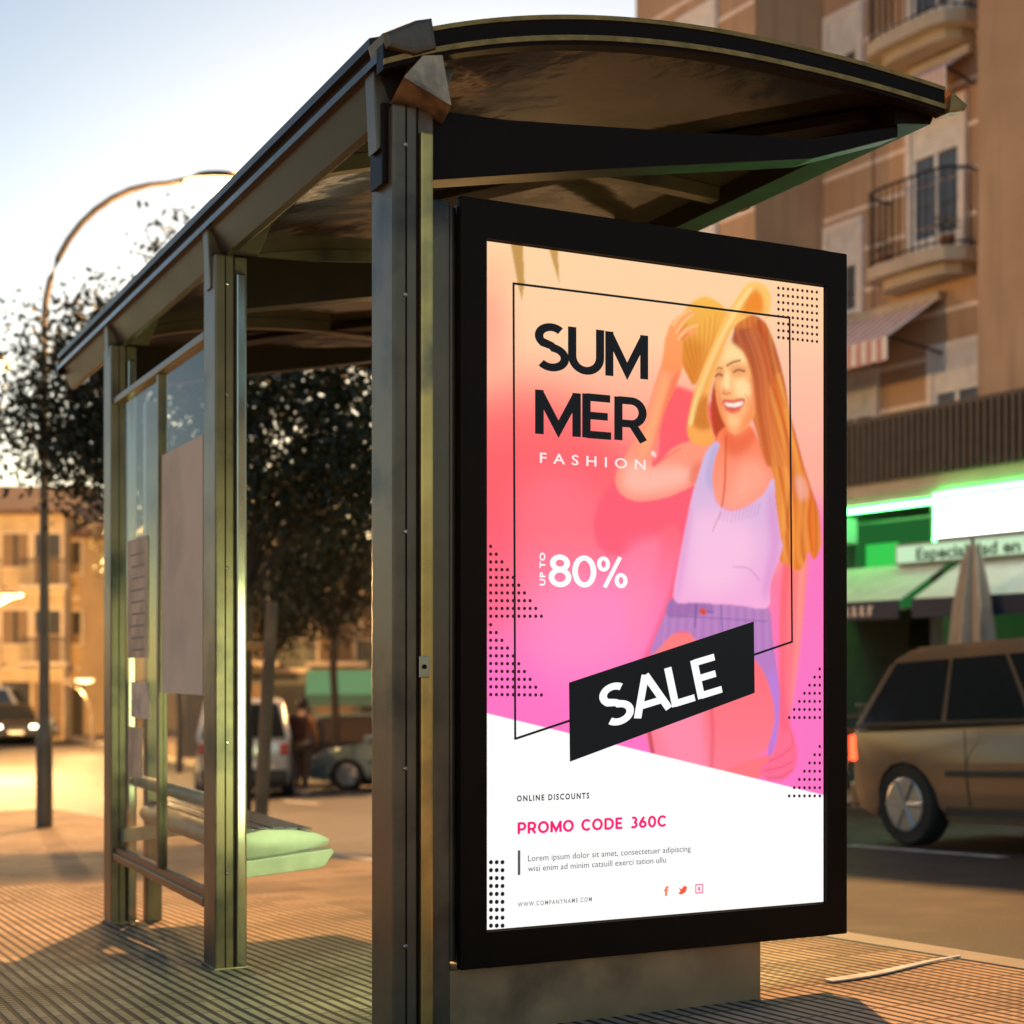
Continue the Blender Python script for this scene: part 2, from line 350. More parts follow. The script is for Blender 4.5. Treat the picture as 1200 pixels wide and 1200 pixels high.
# bench carried on brackets from the back wall
bn = MB()
bz = rz(-.69)
prof = [(.085, bz+.03), (.08, bz+.05), (.09, bz+.075), (.12, bz+.098), (.2, bz+.108), (.30, bz+.104), (.39, bz+.088), (.43, bz+.07), (.442, bz+.06), (.44, bz+.045), (.425, bz+.038), (.3, bz+.022), (.16, bz+.004), (.11, bz+.008)]
bn.prism(prof, 1.80, 3.3, 'y', .003); bench = bn.build('bench_seat', BENCHM, sh, True)
for s in (1.74, 3.16):
    m = MB(); m.prism([(-.02, bz-.065), (-.02, bz-.006), (.43, bz+.034), (.44, bz+.022), (.405, bz-.028), (.38, bz-.036)], s, s+.055, 'y', .004); m.build('bench_bracket', BENCHM, bench)
m = MB()
for k in range(5): m.box(.125+.055*k, .165+.055*k, 1.83, 3.27, bz+.109-.0045*abs(k-1.5), bz+.114-.0045*abs(k-1.5), .001)
m.build('bench_slat', mat('dark_slat_metal', (.1, .11, .13), .22, .7), bench)
m = MB(); m.tube([(.06, 1.75, bz+.20), (.06, 3.3, bz+.20)], .028, 14); m.build('back_rest', BENCHM, bench, True)
# ------------------------------------------------------------------ advertising light box
W0, W1, FZ0, FZ1 = .154, 1.404, rz(-.776), rz(1.224)
PW0, PW1, PZ0, PZ1 = .2347, 1.325, rz(-.678), rz(1.118)
ad = thing('advertising_light_box', 'black framed backlit poster panel at the end of the bus shelter', 'advertising panel', (AX, AY, 0), SH_ROT)
m = MB()
DEP = .15
m.prism([(W0+.012, FZ0+.01), (W1-.012, FZ0+.01), (W1-.012, FZ1-.01), (W0+.012, FZ1-.01)], .03, DEP-.03, 'y'); m.build('casing', POST, ad)
def ring(m, y0, y1, o, i, bev=.0):
    (a0, a1, c0, c1), (b0, b1, d0, d1) = o, i
    m.box(a0, b0, y0, y1, c0, c1, bev); m.box(b1, a1, y0, y1, c0, c1, bev)
    m.box(b0-.004, b1+.004, y0+.0006, y1-.0006, d1, c1-.0006, 0); m.box(b0-.004, b1+.004, y0+.0006, y1-.0006, c0+.0006, d0, 0)
m = MB(); ring(m, 0, .029, (W0, W1, FZ0, FZ1), (PW0-.004, PW1+.004, PZ0-.004, PZ1+.004), .006); m.build('frame', DARK, ad)
m = MB(); ring(m, DEP-.029, DEP, (W0, W1, FZ0, FZ1), (PW0-.004, PW1+.004, PZ0-.004, PZ1+.004), .006); m.build('frame', DARK, ad)
m = MB(); m.tube([(W0-.004, .055, FZ0+.02), (W0-.004, .055, FZ1-.02)], .014, 12); m.tube([(W0-.002, .10, FZ0+.02), (W0-.002, .10, FZ1-.02)], .010, 12); m.build('side_moulding', POST, ad, True)
m = MB(); m.box(.088, W0-.016, .03, .13, gz(0, 0)-.02, FZ1-.01, .004); m.build('side_column', POST, ad)
m = MB(); m.box(.075, 1.12, .035, .125, gz(.6, 0)-.03, FZ0-.004, .006); m.build('plinth', mat('brown_plinth_steel', (.46, .27, .13), .45, .2, var=.25, scale=4, dirt=((.24, .14, .075), 5)), ad)
m = MB(); m.box(PW0, PW1, DEP-.012, DEP-.008, PZ0, PZ0+1.0); rp = m.build('rear_poster', emit('rear_poster_light', (.8, 1, .46), 7.5), ad)
m = MB(); m.box(PW0, PW1, DEP-.012, DEP-.008, PZ0+1.0005, PZ1); m.build('rear_poster_top', emit('rear_poster_dim', (.5, .4, .28), .5), rp)
# ---- the poster: a sheet whose print is computed here, colour by colour
NX, NZ = 440, 720
uu = np.linspace(PW0, PW1, NX); vv = np.linspace(PZ0, PZ1, NZ)
U, V = np.meshgrid(uu, vv)
WX = AX + D1[0]*U; WY = AY + D1[1]*U
PXX = 600 + 1800*WX/WY; PYY = 785 - 1800*(V-CAMZ)/WY            # where the print sat in the reference
def plane(px, py):
    k = (px-600)/1800
    w = (k*AY - AX)/(D1[0]-k*D1[1]); y = AY + D1[1]*w
    return w, CAMZ + (785-py)*y/1800
def blur(a, r):
    if r <= 0: return a
    n = int(r*3)+1; k = np.exp(-.5*(np.arange(-n, n+1)/r)**2); k /= k.sum()
    p = np.pad(a, ((n, n), (n, n)), mode='edge')
    p = sum(k[i]*p[i:i+a.shape[0], :] for i in range(2*n+1))
    return sum(k[i]*p[:, i:i+a.shape[1]] for i in range(2*n+1))
def smooth(P, n=6):
    P = [np.array(p, float) for p in P]; out = []; N = len(P)
    for i in range(N):
        p0, p1, p2, p3 = P[i-1], P[i], P[(i+1) % N], P[(i+2) % N]
        for t in np.arange(n)/n:
            out.append(.5*((2*p1)+(-p0+p2)*t+(2*p0-5*p1+4*p2-p3)*t*t+(-p0+3*p1-3*p2+p3)*t**3))
    return out
def inside(P):
    m = np.zeros(U.shape, bool); n = len(P)
    for i in range(n):
        x0, y0 = P[i]; x1, y1 = P[(i+1) % n]
        if y0 == y1: continue
        c = ((y0 > PYY) != (y1 > PYY)) & (PXX < (x1-x0)*(PYY-y0)/(y1-y0)+x0)
        m ^= c
    return m.astype(float)
A3 = lambda c: np.array(srgb(*c))
IMG = np.zeros(U.shape+(3,))
stops = [(283, (255, 214, 166)), (400, (255, 208, 165)), (470, (255, 176, 150)), (540, (255, 128, 128)), (620, (253, 108, 125)), (700, (255, 125, 170)), (790, (255, 118, 195)), (930, (255, 120, 200))]
yy = PYY.ravel()
for k in range(3): IMG[..., k] = np.interp(PYY, [s[0] for s in stops], [A3(s[1])[k] for s in stops])
def lay(mask, col, alpha=1.0):
    global IMG
    a = (mask*alpha)[..., None]; IMG = IMG*(1-a)+np.asarray(col)*a
def fill(P, c, alpha=1.0, soft=.8, sm=True, c2=None, axis='y', clip=None):
    mk = blur(inside(smooth(P) if sm else P), soft)
    if clip is not None: mk = mk*clip
    if c2 is not None:
        q = PYY if axis == 'y' else PXX; v = [p[1 if axis == 'y' else 0] for p in P]
        t = np.clip((q-min(v))/(max(v)-min(v)), 0, 1)[..., None]; col = A3(c)*(1-t)+A3(c2)*t
    else: col = A3(c)
    lay(mk, col, alpha); return mk
def stroke(P, wd, c, alpha=1.0, soft=.6, clip=None):
    m = np.zeros(U.shape)
    for (x0, y0), (x1, y1) in zip(P, P[1:]):
        dx, dy = x1-x0, y1-y0; t = np.clip(((PXX-x0)*dx+(PYY-y0)*dy)/(dx*dx+dy*dy+1e-9), 0, 1)
        d = np.hypot(PXX-x0-t*dx, PYY-y0-t*dy); m = np.maximum(m, np.clip((wd/2-d)/soft+.5, 0, 1))
    if clip is not None: m = m*clip
    lay(m, A3(c), alpha)
def arc(P, n=5):
    P = [P[0]]+list(P)+[P[-1]]; out = []
    for i in range(1, len(P)-2):
        p0, p1, p2, p3 = [np.array(q, float) for q in P[i-1:i+3]]
        for t in np.arange(n)/n: out.append(tuple(.5*((2*p1)+(-p0+p2)*t+(2*p0-5*p1+4*p2-p3)*t*t+(-p0+3*p1-3*p2+p3)*t**3)))
    out.append(tuple(P[-1])); return out
# soft tonal clouds of the backdrop
fill([(573, 330), (590, 340), (600, 400), (585, 430), (573, 425)], (255, 140, 130), .6, 14)
fill([(573, 470), (640, 455), (720, 500), (740, 560), (700, 640), (640, 640), (573, 620)], (253, 90, 100), .75, 22)
fill([(620, 560), (690, 560), (720, 620), (680, 700), (620, 720), (600, 640)], (255, 130, 150), .55, 18)
fill([(640, 690), (720, 670), (760, 700), (740, 780), (660, 800), (620, 760)], (255, 150, 205), .6, 20)
fill([(573, 620), (600, 620), (610, 700), (573, 740)], (253, 95, 115), .6, 14)
fill([(575, 300), (600, 300), (600, 330), (575, 340)], (255, 190, 150), .6, 10)
fill([(880, 420), (968, 420), (968, 640), (900, 640)], (255, 196, 170), .65, 18)
fill([(940, 640), (968, 600), (968, 900), (940, 900)], (250, 120, 195), .9, 10)
# palm spikes
fill([(601, 284), (615, 286), (617, 330), (614, 351), (609, 330)], (196, 148, 76), .95, .6, False)
fill([(646, 290), (656, 291), (658, 331), (654, 318)], (200, 150, 80), .95, .6, False)
# cast shadow of the woman on the wall
SHD = (252, 92, 98)
fill([(800, 452), (783, 462), (775, 500), (770, 540), (725, 560), (700, 600), (704, 640), (735, 648), (790, 615), (800, 640), (785, 700), (768, 745), (752, 790), (790, 800), (830, 700), (860, 560), (840, 480)], SHD, .95, 2.2, c2=(253, 100, 140))
fill([(735, 650), (775, 632), (770, 680), (760, 740), (745, 770)], (255, 140, 175), .5, 6)
# legs
fill([(765, 768), (782, 745), (812, 742), (840, 752), (870, 790), (860, 850), (850, 912), (800, 898), (765, 880), (755, 820)], (255, 128, 128), 1, 1, c2=(255, 130, 160))
fill([(838, 760), (885, 762), (904, 790), (911, 822), (911, 850), (900, 880), (868, 898), (845, 910), (830, 880), (826, 830)], (255, 112, 118), 1, 1.2, c2=(255, 128, 148))
stroke(arc([(836, 828), (838, 860), (836, 905)]), 5, (228, 70, 90), .45, 4)
stroke([(762, 850), (768, 885)], 5, (190, 55, 70), .75, 3)
fill([(775, 840), (820, 825), (828, 860), (826, 900), (790, 890)], (255, 150, 185), .55, 6)
fill([(848, 905), (905, 884), (912, 893), (905, 905), (870, 918)], (255, 120, 130), 1, 1)
# shorts
SHO = (184, 132, 190)
sm_ = fill([(789, 702), (815, 704), (860, 708), (901, 710), (908, 745), (914, 790), (920, 835), (914, 868), (905, 886), (903, 878), (911, 845), (907, 812), (893, 780), (874, 765), (850, 762), (825, 756), (808, 740), (790, 744), (773, 762), (764, 767), (770, 748), (781, 722)], SHO, 1, .8, c2=(196, 120, 205))
for i in range(26):
    x = 785+i*4.8; stroke([(x, 700), (x-6+i*.35, 765)], 1.1, (120, 90, 160) if i % 2 else (225, 165, 210), .28, .8, clip=sm_)
fill([(789, 702), (832, 704), (833, 718), (786, 722)], (150, 100, 165), .6, 1.5, clip=sm_)
fill([(905, 790), (915, 800), (918, 850), (908, 880)], (190, 130, 225), .8, 2, clip=sm_)
stroke([(787, 721), (835, 724), (902, 728)], 1.5, (130, 90, 160), .6, 1, clip=sm_)
stroke([(819, 705), (817, 735)], 2, (120, 85, 150), .7, 1, clip=sm_); stroke([(848, 707), (850, 752)], 1.4, (120, 90, 165), .7, 1, clip=sm_)
stroke([(826, 716), (827, 717)], 7, (222, 80, 60), 1, 1.5); stroke([(832, 717), (838, 717)], 2, (110, 90, 160), .8)
# far arm (down, behind the back)
fill([(925, 600), (948, 600), (950, 640), (947, 690), (943, 735), (938, 775), (933, 812), (929, 846), (936, 872), (936, 896), (922, 914), (902, 914), (893, 902), (908, 884), (914, 860), (917, 830), (916, 770), (917, 710), (921, 662)], (255, 130, 110), 1, .9, c2=(255, 110, 150))
fill([(922, 640), (930, 640), (925, 720), (922, 800), (925, 850), (917, 850), (917, 760), (917, 700)], (252, 90, 120), .55, 2.5)
fill([(940, 640), (948, 640), (942, 740), (932, 820), (929, 820), (936, 740)], (255, 160, 150), .6, 2.5)
for q in ([(905, 892), (918, 886), (928, 878)], [(900, 903), (916, 900), (931, 893)], [(903, 912), (918, 911), (932, 902)]): stroke(arc(q), 1.6, (225, 70, 100), .6, 1.2)
stroke(arc([(925, 850), (932, 866), (930, 880)]), 2, (240, 90, 110), .5, 1.5)
# raised arm
skin1, skin2 = (255, 150, 95), (255, 140, 120)
arm = fill([(784, 392), (779, 420), (768, 455), (757, 490), (742, 522), (727, 548), (724, 566), (732, 580), (752, 587), (785, 582), (812, 570), (830, 562), (840, 530), (836, 512), (812, 516), (792, 524), (775, 541), (766, 545), (772, 515), (782, 480), (793, 455), (802, 432), (800, 405)], (255, 158, 104), 1, .9, c2=(255, 150, 132))
fill([(742, 540), (765, 548), (795, 545), (820, 556), (790, 572), (750, 578), (732, 566)], (255, 196, 176), .75, 5, clip=arm)
fill([(770, 470), (780, 440), (786, 440), (775, 490), (760, 530), (752, 530)], (255, 178, 120), .7, 3, clip=arm)
fill([(800, 430), (795, 455), (782, 490), (774, 530), (768, 530), (776, 490), (790, 445)], (248, 112, 70), .7, 2, clip=arm)
fill([(812, 548), (828, 540), (830, 560), (812, 568)], (235, 95, 70), .6, 3, clip=arm)
stroke([(770, 545), (782, 536), (800, 525)], 2, (240, 100, 90), .6, 2)
stroke([(768, 530), (770, 533)], 4, (255, 225, 215), .8, 2)
# hair behind the shoulders
hair = fill([(868, 372), (884, 368), (898, 376), (908, 395), (916, 420), (923, 450), (928, 482), (934, 505), (943, 540), (952, 568), (962, 598), (965, 622), (965, 640), (957, 655), (950, 646), (943, 664), (936, 668), (925, 660), (917, 655), (917, 626), (911, 588), (908, 560), (900, 540), (893, 515), (885, 490), (880, 465), (872, 430), (862, 400)], (176, 84, 52), 1, 1, c2=(250, 142, 52))
for i in range(60):
    t = i/59; x0 = 868+38*t+random.uniform(-2, 2); x1 = 890+45*t; x2 = 914+52*t+random.uniform(-3, 3)
    c = random.choice([(255, 165, 60), (240, 115, 40), (190, 66, 32), (255, 182, 90), (224, 100, 45), (165, 58, 38)])
    stroke(arc([(x0-2, 372), (x0+4, 420), (x1, 500), (x2-4, 580), (x2-2, 666)]), random.uniform(2, 5), c, .26, 3.2, clip=hair)
fill([(885, 375), (900, 385), (912, 430), (905, 450), (895, 420), (885, 395)], (168, 66, 48), .55, 5, clip=hair)
for q in ([(905, 455), (918, 500), (925, 560), (920, 620), (924, 660)], [(915, 440), (930, 510), (940, 570), (938, 640), (943, 662)], [(925, 480), (938, 540), (948, 575), (946, 610), (950, 645)], [(898, 480), (908, 530), (917, 580), (922, 620)]):
    stroke(arc(q), 6, (255, 176, 84), .4, 5, clip=hair); stroke(arc([(x+5, y) for x, y in q]), 2.6, (196, 82, 36), .5, 2.4, clip=hair)
fill([(935, 560), (945, 560), (950, 580), (940, 585)], (255, 190, 190), .5, 3, clip=hair)
# hair seen left of the face
fill([(841, 444), (836, 470), (838, 500), (845, 518), (854, 520), (856, 500), (850, 470), (846, 450)], (190, 72, 40), 1, 1)
# neck and chest
neck = fill([(852, 500), (880, 498), (890, 512), (900, 535), (910, 562), (898, 580), (880, 592), (860, 597), (844, 590), (837, 568), (838, 540), (840, 518)], (252, 130, 82), 1, 1, c2=(255, 160, 140))
fill([(852, 503), (868, 512), (890, 500), (880, 525), (862, 535), (852, 525)], (232, 88, 52), .6, 4, clip=neck)
fill([(870, 545), (890, 540), (902, 560), (880, 580), (860, 585)], (255, 178, 150), .6, 6, clip=neck)
stroke(arc([(854, 510), (853, 540), (852, 570), (848, 598)]), 2.4, (222, 85, 45), .75, 1.5)
# singlet
top_ = fill([(841, 517), (846, 521), (842, 532), (838, 550), (838, 570), (844, 590), (860, 598), (880, 592), (898, 578), (909, 560), (912, 588), (917, 627), (920, 640), (914, 660), (906, 684), (902, 712), (866, 709), (820, 706), (793, 703), (798, 660), (807, 614), (813, 584), (821, 556), (830, 530)], (205, 188, 222), 1, .9, c2=(250, 176, 222))
fill([(820, 600), (870, 605), (890, 640), (860, 690), (815, 690), (812, 640)], (255, 200, 228), .7, 10, clip=top_)
fill([(907, 570), (918, 630), (903, 700), (896, 690), (905, 640), (902, 600)], (215, 130, 200), .5, 4, clip=top_)
fill([(838, 525), (845, 520), (838, 550), (838, 575), (830, 560)], (175, 165, 215), .7, 3, clip=top_)
fill([(806, 600), (814, 600), (806, 660), (798, 700), (794, 700)], (225, 150, 205), .5, 2.5, clip=top_)
for i in range(11): stroke([(848+i*4.6, 598-abs(i-3)*1.4), (846+i*4.4, 612-abs(i-3)*1.2)], 1, (170, 120, 180), .4, .8, clip=top_)
stroke(arc([(862, 664), (880, 666), (893, 680)]), 1.4, (190, 120, 185), .6, 1.2); stroke(arc([(848, 600), (842, 612), (838, 622)]), 1.3, (200, 110, 120), .6, 1)
# face
face = fill([(857, 400), (848, 416), (842, 434), (841, 452), (844, 474), (851, 494), (858, 505), (866, 508), (876, 502), (884, 492), (888, 478), (887, 460), (883, 436), (876, 414), (867, 402)], (255, 204, 134), 1, .9, c2=(255, 172, 116))
fill([(841, 436), (847, 460), (852, 484), (858, 505), (850, 498), (842, 472)], (246, 130, 74), .7, 2.4, clip=face)
fill([(878, 440), (888, 450), (890, 480), (884, 496), (868, 509), (874, 490), (882, 470)], (248, 136, 82), .75, 3, clip=face)
fill([(858, 404), (872, 412), (878, 424), (862, 420), (850, 422)], (255, 226, 164), .8, 3, clip=face)
fill([(864, 446), (878, 444), (883, 458), (874, 468), (866, 462)], (255, 226, 166), .8, 3, clip=face)
fill([(852, 436), (858, 436), (857, 456), (851, 456)], (255, 228, 168), .8, 1.8, clip=face)
fill([(856, 488), (868, 488), (868, 498), (858, 498)], (255, 206, 146), .7, 2.5, clip=face)
fill([(859, 428), (876, 427), (878, 438), (861, 440)], (238, 140, 84), .55, 2.2, clip=face); fill([(841, 433), (850, 432), (850, 443), (841, 443)], (232, 130, 76), .6, 2, clip=face)
stroke(arc([(855, 427.5), (862, 423.5), (870, 421.5)]), 2.4, (150, 70, 44), .85, 1.4); stroke(arc([(841, 433), (845, 430), (849, 431)]), 2.0, (150, 70, 44), .8, 1.4)
stroke(arc([(863, 435), (868, 432.5), (875, 434)]), 2.4, (112, 58, 48), .8, 1.6); stroke(arc([(841, 440), (845, 437.5), (849, 439)]), 2.4, (104, 62, 60), .8, 1.6)
fill([(851, 452), (854, 456), (859, 459), (855, 462), (849, 461)], (244, 146, 92), .75, 1.4, clip=face); stroke(arc([(849.5, 459.5), (853, 461.5), (859, 460)]), 1.5, (205, 92, 58), .7, 1.4)
fill([(849, 469), (855, 467), (862, 468), (870, 466), (876, 467), (874, 474), (868, 480), (860, 482), (853, 478)], (222, 84, 70), .95, 1)
fill([(852, 471), (860, 472), (868, 470.5), (874, 470), (871, 474.5), (862, 476.5), (855, 475)], (255, 244, 226), 1, .8)
stroke(arc([(853, 479), (861, 483), (870, 480)]), 2.6, (240, 112, 92), .7, 1.6)
stroke(arc([(846, 462), (846.5, 470), (849, 476)]), 1.6, (240, 130, 84), .6, 1.6); stroke(arc([(876, 461), (880, 468), (878, 476)]), 1.6, (244, 138, 90), .6, 1.8)
# hair framing the face, right side
fill([(860, 398), (872, 384), (888, 390), (898, 420), (905, 470), (908, 530), (902, 545), (892, 515), (889, 480), (885, 440), (876, 414)], (166, 82, 58), .9, 1.8, c2=(228, 112, 54))
for i in range(16): stroke(arc([(866+i*1.8, 388), (880+i*1.8, 430), (890+i*1.4, 490), (898+i*1.8, 545)]), 2.4, random.choice([(235, 140, 76), (140, 62, 42), (205, 104, 60)]), .3, 2.6, clip=hair)
# hat brim and crown
crown = fill([(797, 392), (800, 375), (807, 360), (820, 349), (832, 347), (846, 354), (854, 363), (858, 370), (845, 395), (830, 425), (817, 450), (808, 438), (800, 420)], (252, 190, 84), 1, .9, c2=(226, 128, 42))
for i in range(14): stroke(arc([(800+i*3.2, 395-i*2.2), (806+i*2.4, 415-i*1.2), (818+i*.8, 446-i*2.5)]), 1.2, (206, 118, 44) if i % 2 else (255, 205, 110), .35, 1.8, clip=crown)
fill([(800, 400), (815, 395), (828, 410), (817, 446), (806, 430)], (212, 116, 36), .55, 5, clip=crown)
brim = fill([(808, 502), (810, 485), (816, 460), (827, 428), (840, 398), (852, 370), (865, 350), (876, 334), (886, 329), (897, 332), (904, 340), (906, 352), (903, 372), (896, 368), (888, 367), (876, 372), (862, 384), (850, 410), (840, 440), (833, 465), (833, 485), (838, 505), (841, 514), (834, 520), (824, 522), (812, 516)], (255, 200, 110), 1, .9, c2=(252, 168, 84))
fill([(872, 365), (880, 345), (890, 338), (897, 350), (896, 366), (885, 366)], (240, 138, 44), .95, 2.5, clip=brim)
fill([(820, 470), (832, 462), (833, 486), (836, 500), (826, 503), (815, 498), (816, 484)], (205, 116, 42), .85, 2.5, clip=brim)
stroke(arc([(812, 495), (820, 465), (835, 425), (852, 388), (868, 358), (882, 338)]), 5, (255, 226, 150), .75, 3, clip=brim)
for i in range(3): stroke(arc([(816+i*3, 485), (825+i*3, 450), (841+i*3, 412), (858+i*3, 380)]), 1, (228, 140, 56), .5, 1, clip=brim)
# hand over the hat
fill([(783, 402), (786, 384), (795, 372), (806, 365), (814, 363), (818, 366), (808, 374), (802, 384), (812, 382), (820, 388), (812, 392), (804, 396), (802, 412), (800, 432), (780, 432)], (255, 168, 104), 1, 1, c2=(255, 152, 92))
for q in ([(796, 388), (804, 376), (815, 367)], [(798, 396), (806, 386), (820, 380)], [(792, 380), (800, 370), (812, 362)]): stroke(arc(q), 2.8, (255, 196, 132), .9, 1.2)
for q in ([(799, 388), (808, 379)], [(801, 397), (809, 390)]): stroke(q, 1.4, (220, 100, 56), .8, 1)
for k in range(3): IMG[..., k] = blur(IMG[..., k], .75)
# white lower field, cut on the slant
edge = 836.0 + (PXX-573)*(932-836)/395
wm = np.clip((PYY-edge)/1.0+.5, 0, 1); lay(wm, np.array([1.0, .995, .99]))
me = bpy.data.meshes.new('poster')
verts = np.stack([U, np.full(U.shape, .012), V], -1).reshape(-1, 3)
idx = np.arange(NX*NZ).reshape(NZ, NX)
quads = np.stack([idx[:-1, :-1], idx[:-1, 1:], idx[1:, 1:], idx[1:, :-1]], -1).reshape(-1, 4)
me.from_pydata(verts.tolist(), [], quads.tolist())
ca = me.color_attributes.new('print', 'FLOAT_COLOR', 'POINT')
ca.data.foreach_set('color', np.concatenate([np.clip(IMG, 0, 1), np.ones(U.shape+(1,))], -1).astype(np.float32).ravel())
pm = bpy.data.materials.new('backlit_print'); pm.use_nodes = True; nt = pm.node_tree; nt.nodes.clear()
o_ = nt.nodes.new('ShaderNodeOutputMaterial'); e_ = nt.nodes.new('ShaderNodeEmission'); c_ = nt.nodes.new('ShaderNodeVertexColor'); c_.layer_name = 'print'
e_.inputs[1].default_value = .77
nt.links.new(c_.outputs[0], e_.inputs[0]); nt.links.new(e_.outputs[0], o_.inputs[0])
me.materials.append(pm); poster = bpy.data.objects.new('poster', me); COL.objects.link(poster); poster.parent = ad
poster['label'] = 'summer sale poster of a laughing woman in a straw hat'
INK = emit('print_black', srgb(28, 30, 32), .77); PWHT = emit('print_white', (1, 1, 1), .77); PINK = emit('print_pink', srgb(250, 35, 120), .77)
GREY = emit('print_grey', srgb(120, 120, 120), .77); DKP = emit('print_dot', srgb(70, 30, 40), .77); ORG = emit('print_orange', srgb(250, 130, 90), .77); PALE = emit('print_pale', srgb(255, 235, 235), .77); GR2 = emit('print_soft_grey', srgb(85, 85, 90), .77)
YP = [.0112]
def flat(name, polys, m, dy=0.0):                                   # flat print shapes just over the sheet
    bm = bmesh.new(); y = YP[0]-dy
    for i, P in enumerate(polys):
        bm.faces.new([bm.verts.new((a_, y-.00001*i, b_)) for a_, b_ in P])
    me = bpy.data.meshes.new(name); bm.to_mesh(me); bm.free(); me.materials.append(m)
    o = bpy.data.objects.new(name, me); COL.objects.link(o); o.parent = poster; return o
def seg(p, q, t):
    (x0, y0), (x1, y1) = p, q; d = math.hypot(x1-x0, y1-y0); nx, ny = -(y1-y0)/d*t/2, (x1-x0)/d*t/2
    return [(x0+nx, y0+ny), (x1+nx, y1+ny), (x1-nx, y1-ny), (x0-nx, y0-ny)]
pp = plane
ln = [seg(pp(604, 331), pp(928, 371.5), .0062), seg(pp(604, 330), pp(606, 867), .0062), seg(pp(606, 866), pp(672, 844), .0062), seg(pp(928, 370), pp(931, 753), .0062), seg(pp(931, 752), pp(884, 768), .0062)]
flat('border_line', ln, INK)
flat('banner', [[pp(669, 800), pp(886, 728), pp(887, 812), pp(670, 893)]], INK, .0006)
dots = []; dots2 = []
def dot(px, py, r=.0046, lst=dots):
    c = pp(px, py); lst.append([(c[0]+r*math.cos(a), c[1]+r*math.sin(a)) for a in np.linspace(0, 2*math.pi, 8, endpoint=False)])
for j in range(8):
    for i in range(9): dot(915+45*i/8, 336.5+58*j/7+5*i/8, .0047)
for k in range(10):
    for i in range(k+1):
        dot(577+6.6*i, 640+82*k/9, .0049); dot(577+6.6*i, 732+82*k/9+.5*i/9, .0049)
for k in range(7):
    for i in range(k+1): dot(963-6.0*i, 784+57*k/6, .0048); dot(963-6.0*i, 875+58*k/6, .0048)
flat('dot_pattern', dots, DKP)
for k in range(9):
    for i in range(3): dot(577.5+6.8*i, 1011+74.5*k/8, .006, dots2)
flat('dot_pattern', dots2, INK)
# stroke letters for the headline
def arcpts(cx, cy, rx, ry, a0, a1, n=14): return [(cx+rx*math.cos(R(a0+(a1-a0)*t/n)), cy+ry*math.sin(R(a0+(a1-a0)*t/n))) for t in range(n+1)]
GLY = {   # (width, [polylines]) in a unit cap height
 'S': (.68, [arcpts(.335, .735, .25, .205, 42, 235, 16)[:-1]+[(.335, .535), (.37, .495)]+arcpts(.34, .275, .27, .215, 62, -142, 16)]),
 'U': (.78, [[(.08, 1), (.08, .42)]+arcpts(.37, .37, .29, .31, 180, 360, 16)+[(.66, .42), (.66, 1)]]),
 'M': (.93, [[(.075, 0), (.075, .99)], [(.075, .93), (.455, .14), (.82, .93)], [(.82, 0), (.82, .99)]]),
 'E': (.66, [[(.09, 0), (.09, 1)], [(.09, .925), (.58, .925)], [(.09, .51), (.53, .51)], [(.09, .075), (.6, .075)]]),
 'R': (.74, [[(.09, 0), (.09, 1)], [(.09, .925), (.36, .925)]+arcpts(.36, .66, .24, .265, 85, -85, 12)+[(.36, .395), (.09, .395)], [(.38, .39), (.62, 0)]]),
 'A': (.86, [[(.05, 0), (.42, .99)], [(.42, .99), (.79, 0)], [(.17, .27), (.67, .27)]]),
 'L': (.62, [[(.09, 1), (.09, 0)], [(.09, .075), (.56, .075)]]),
 '8': (.68, [arcpts(.33, .74, .205, .195, 0, 360, 22), arcpts(.33, .29, .245, .235, 0, 360, 22)]),
 '0': (.74, [arcpts(.35, .5, .27, .435, 0, 360, 28)]),
 '%': (.9, [arcpts(.17, .76, .13, .185, 0, 360, 18), arcpts(.69, .24, .13, .185, 0, 360, 18), [(.2, 0), (.66, 1)]]),
}
GLY.update({'P': (.70, [[(.09, 0), (.09, 1)], [(.09, .925), (.36, .925)]+arcpts(.36, .66, .24, .265, 85, -85, 12)+[(.36, .395), (.09, .395)]]),
 'O': (.92, [arcpts(.43, .5, .36, .43, 0, 360, 26)]), 'C': (.8, [arcpts(.42, .5, .35, .43, 42, 318, 22)]),
 'D': (.84, [[(.09, 0), (.09, 1)], [(.09, .925), (.34, .925)]+arcpts(.34, .5, .38, .425, 85, -85, 16)+[(.34, .075), (.09, .075)]]),
 '3': (.64, [arcpts(.29, .73, .22, .2, 130, -80, 16), arcpts(.28, .29, .25, .225, 85, -140, 16)]),
 '6': (.68, [arcpts(.33, .31, .24, .24, 0, 360, 22), [(.115, .40), (.22, .66), (.45, .97)]]), ' ': (.4, [])})
def glyphs(text, fx, name, m, th=.172, thp=None):
    polys = []; x = 0; tot = sum(GLY[c][0] for c in text)-.06
    for c in text:
        wd, st = GLY[c]
        for P in st:
            t = (thp or {}).get(c, th)
            P = [np.array(p, float) for p in P]; n = len(P); Ls = []; Rs = []; closed = np.allclose(P[0], P[-1])
            for i in range(n):
                if closed: a_, b_ = P[(i-1) % (n-1)], P[(i+1) % (n-1)]
                else: a_, b_ = P[max(i-1, 0)], P[min(i+1, n-1)]
                d1 = P[i]-a_; d2 = b_-P[i]
                d = b_-a_; d /= np.hypot(*d)+1e-9; nn = np.array([-d[1], d[0]])
                k = 1.0
                if 0 < i < n-1 or closed:
                    e1 = d1/(np.hypot(*d1)+1e-9); k = 1/max(.35, abs(e1@d))
                Ls.append(P[i]+nn*t/2*k); Rs.append(P[i]-nn*t/2*k)
            for i in range(n-1):
                polys.append([fx((x+q[0])/tot, q[1]) for q in (Ls[i], Ls[i+1], Rs[i+1], Rs[i])])
        x += wd
    return flat(name, polys, m)
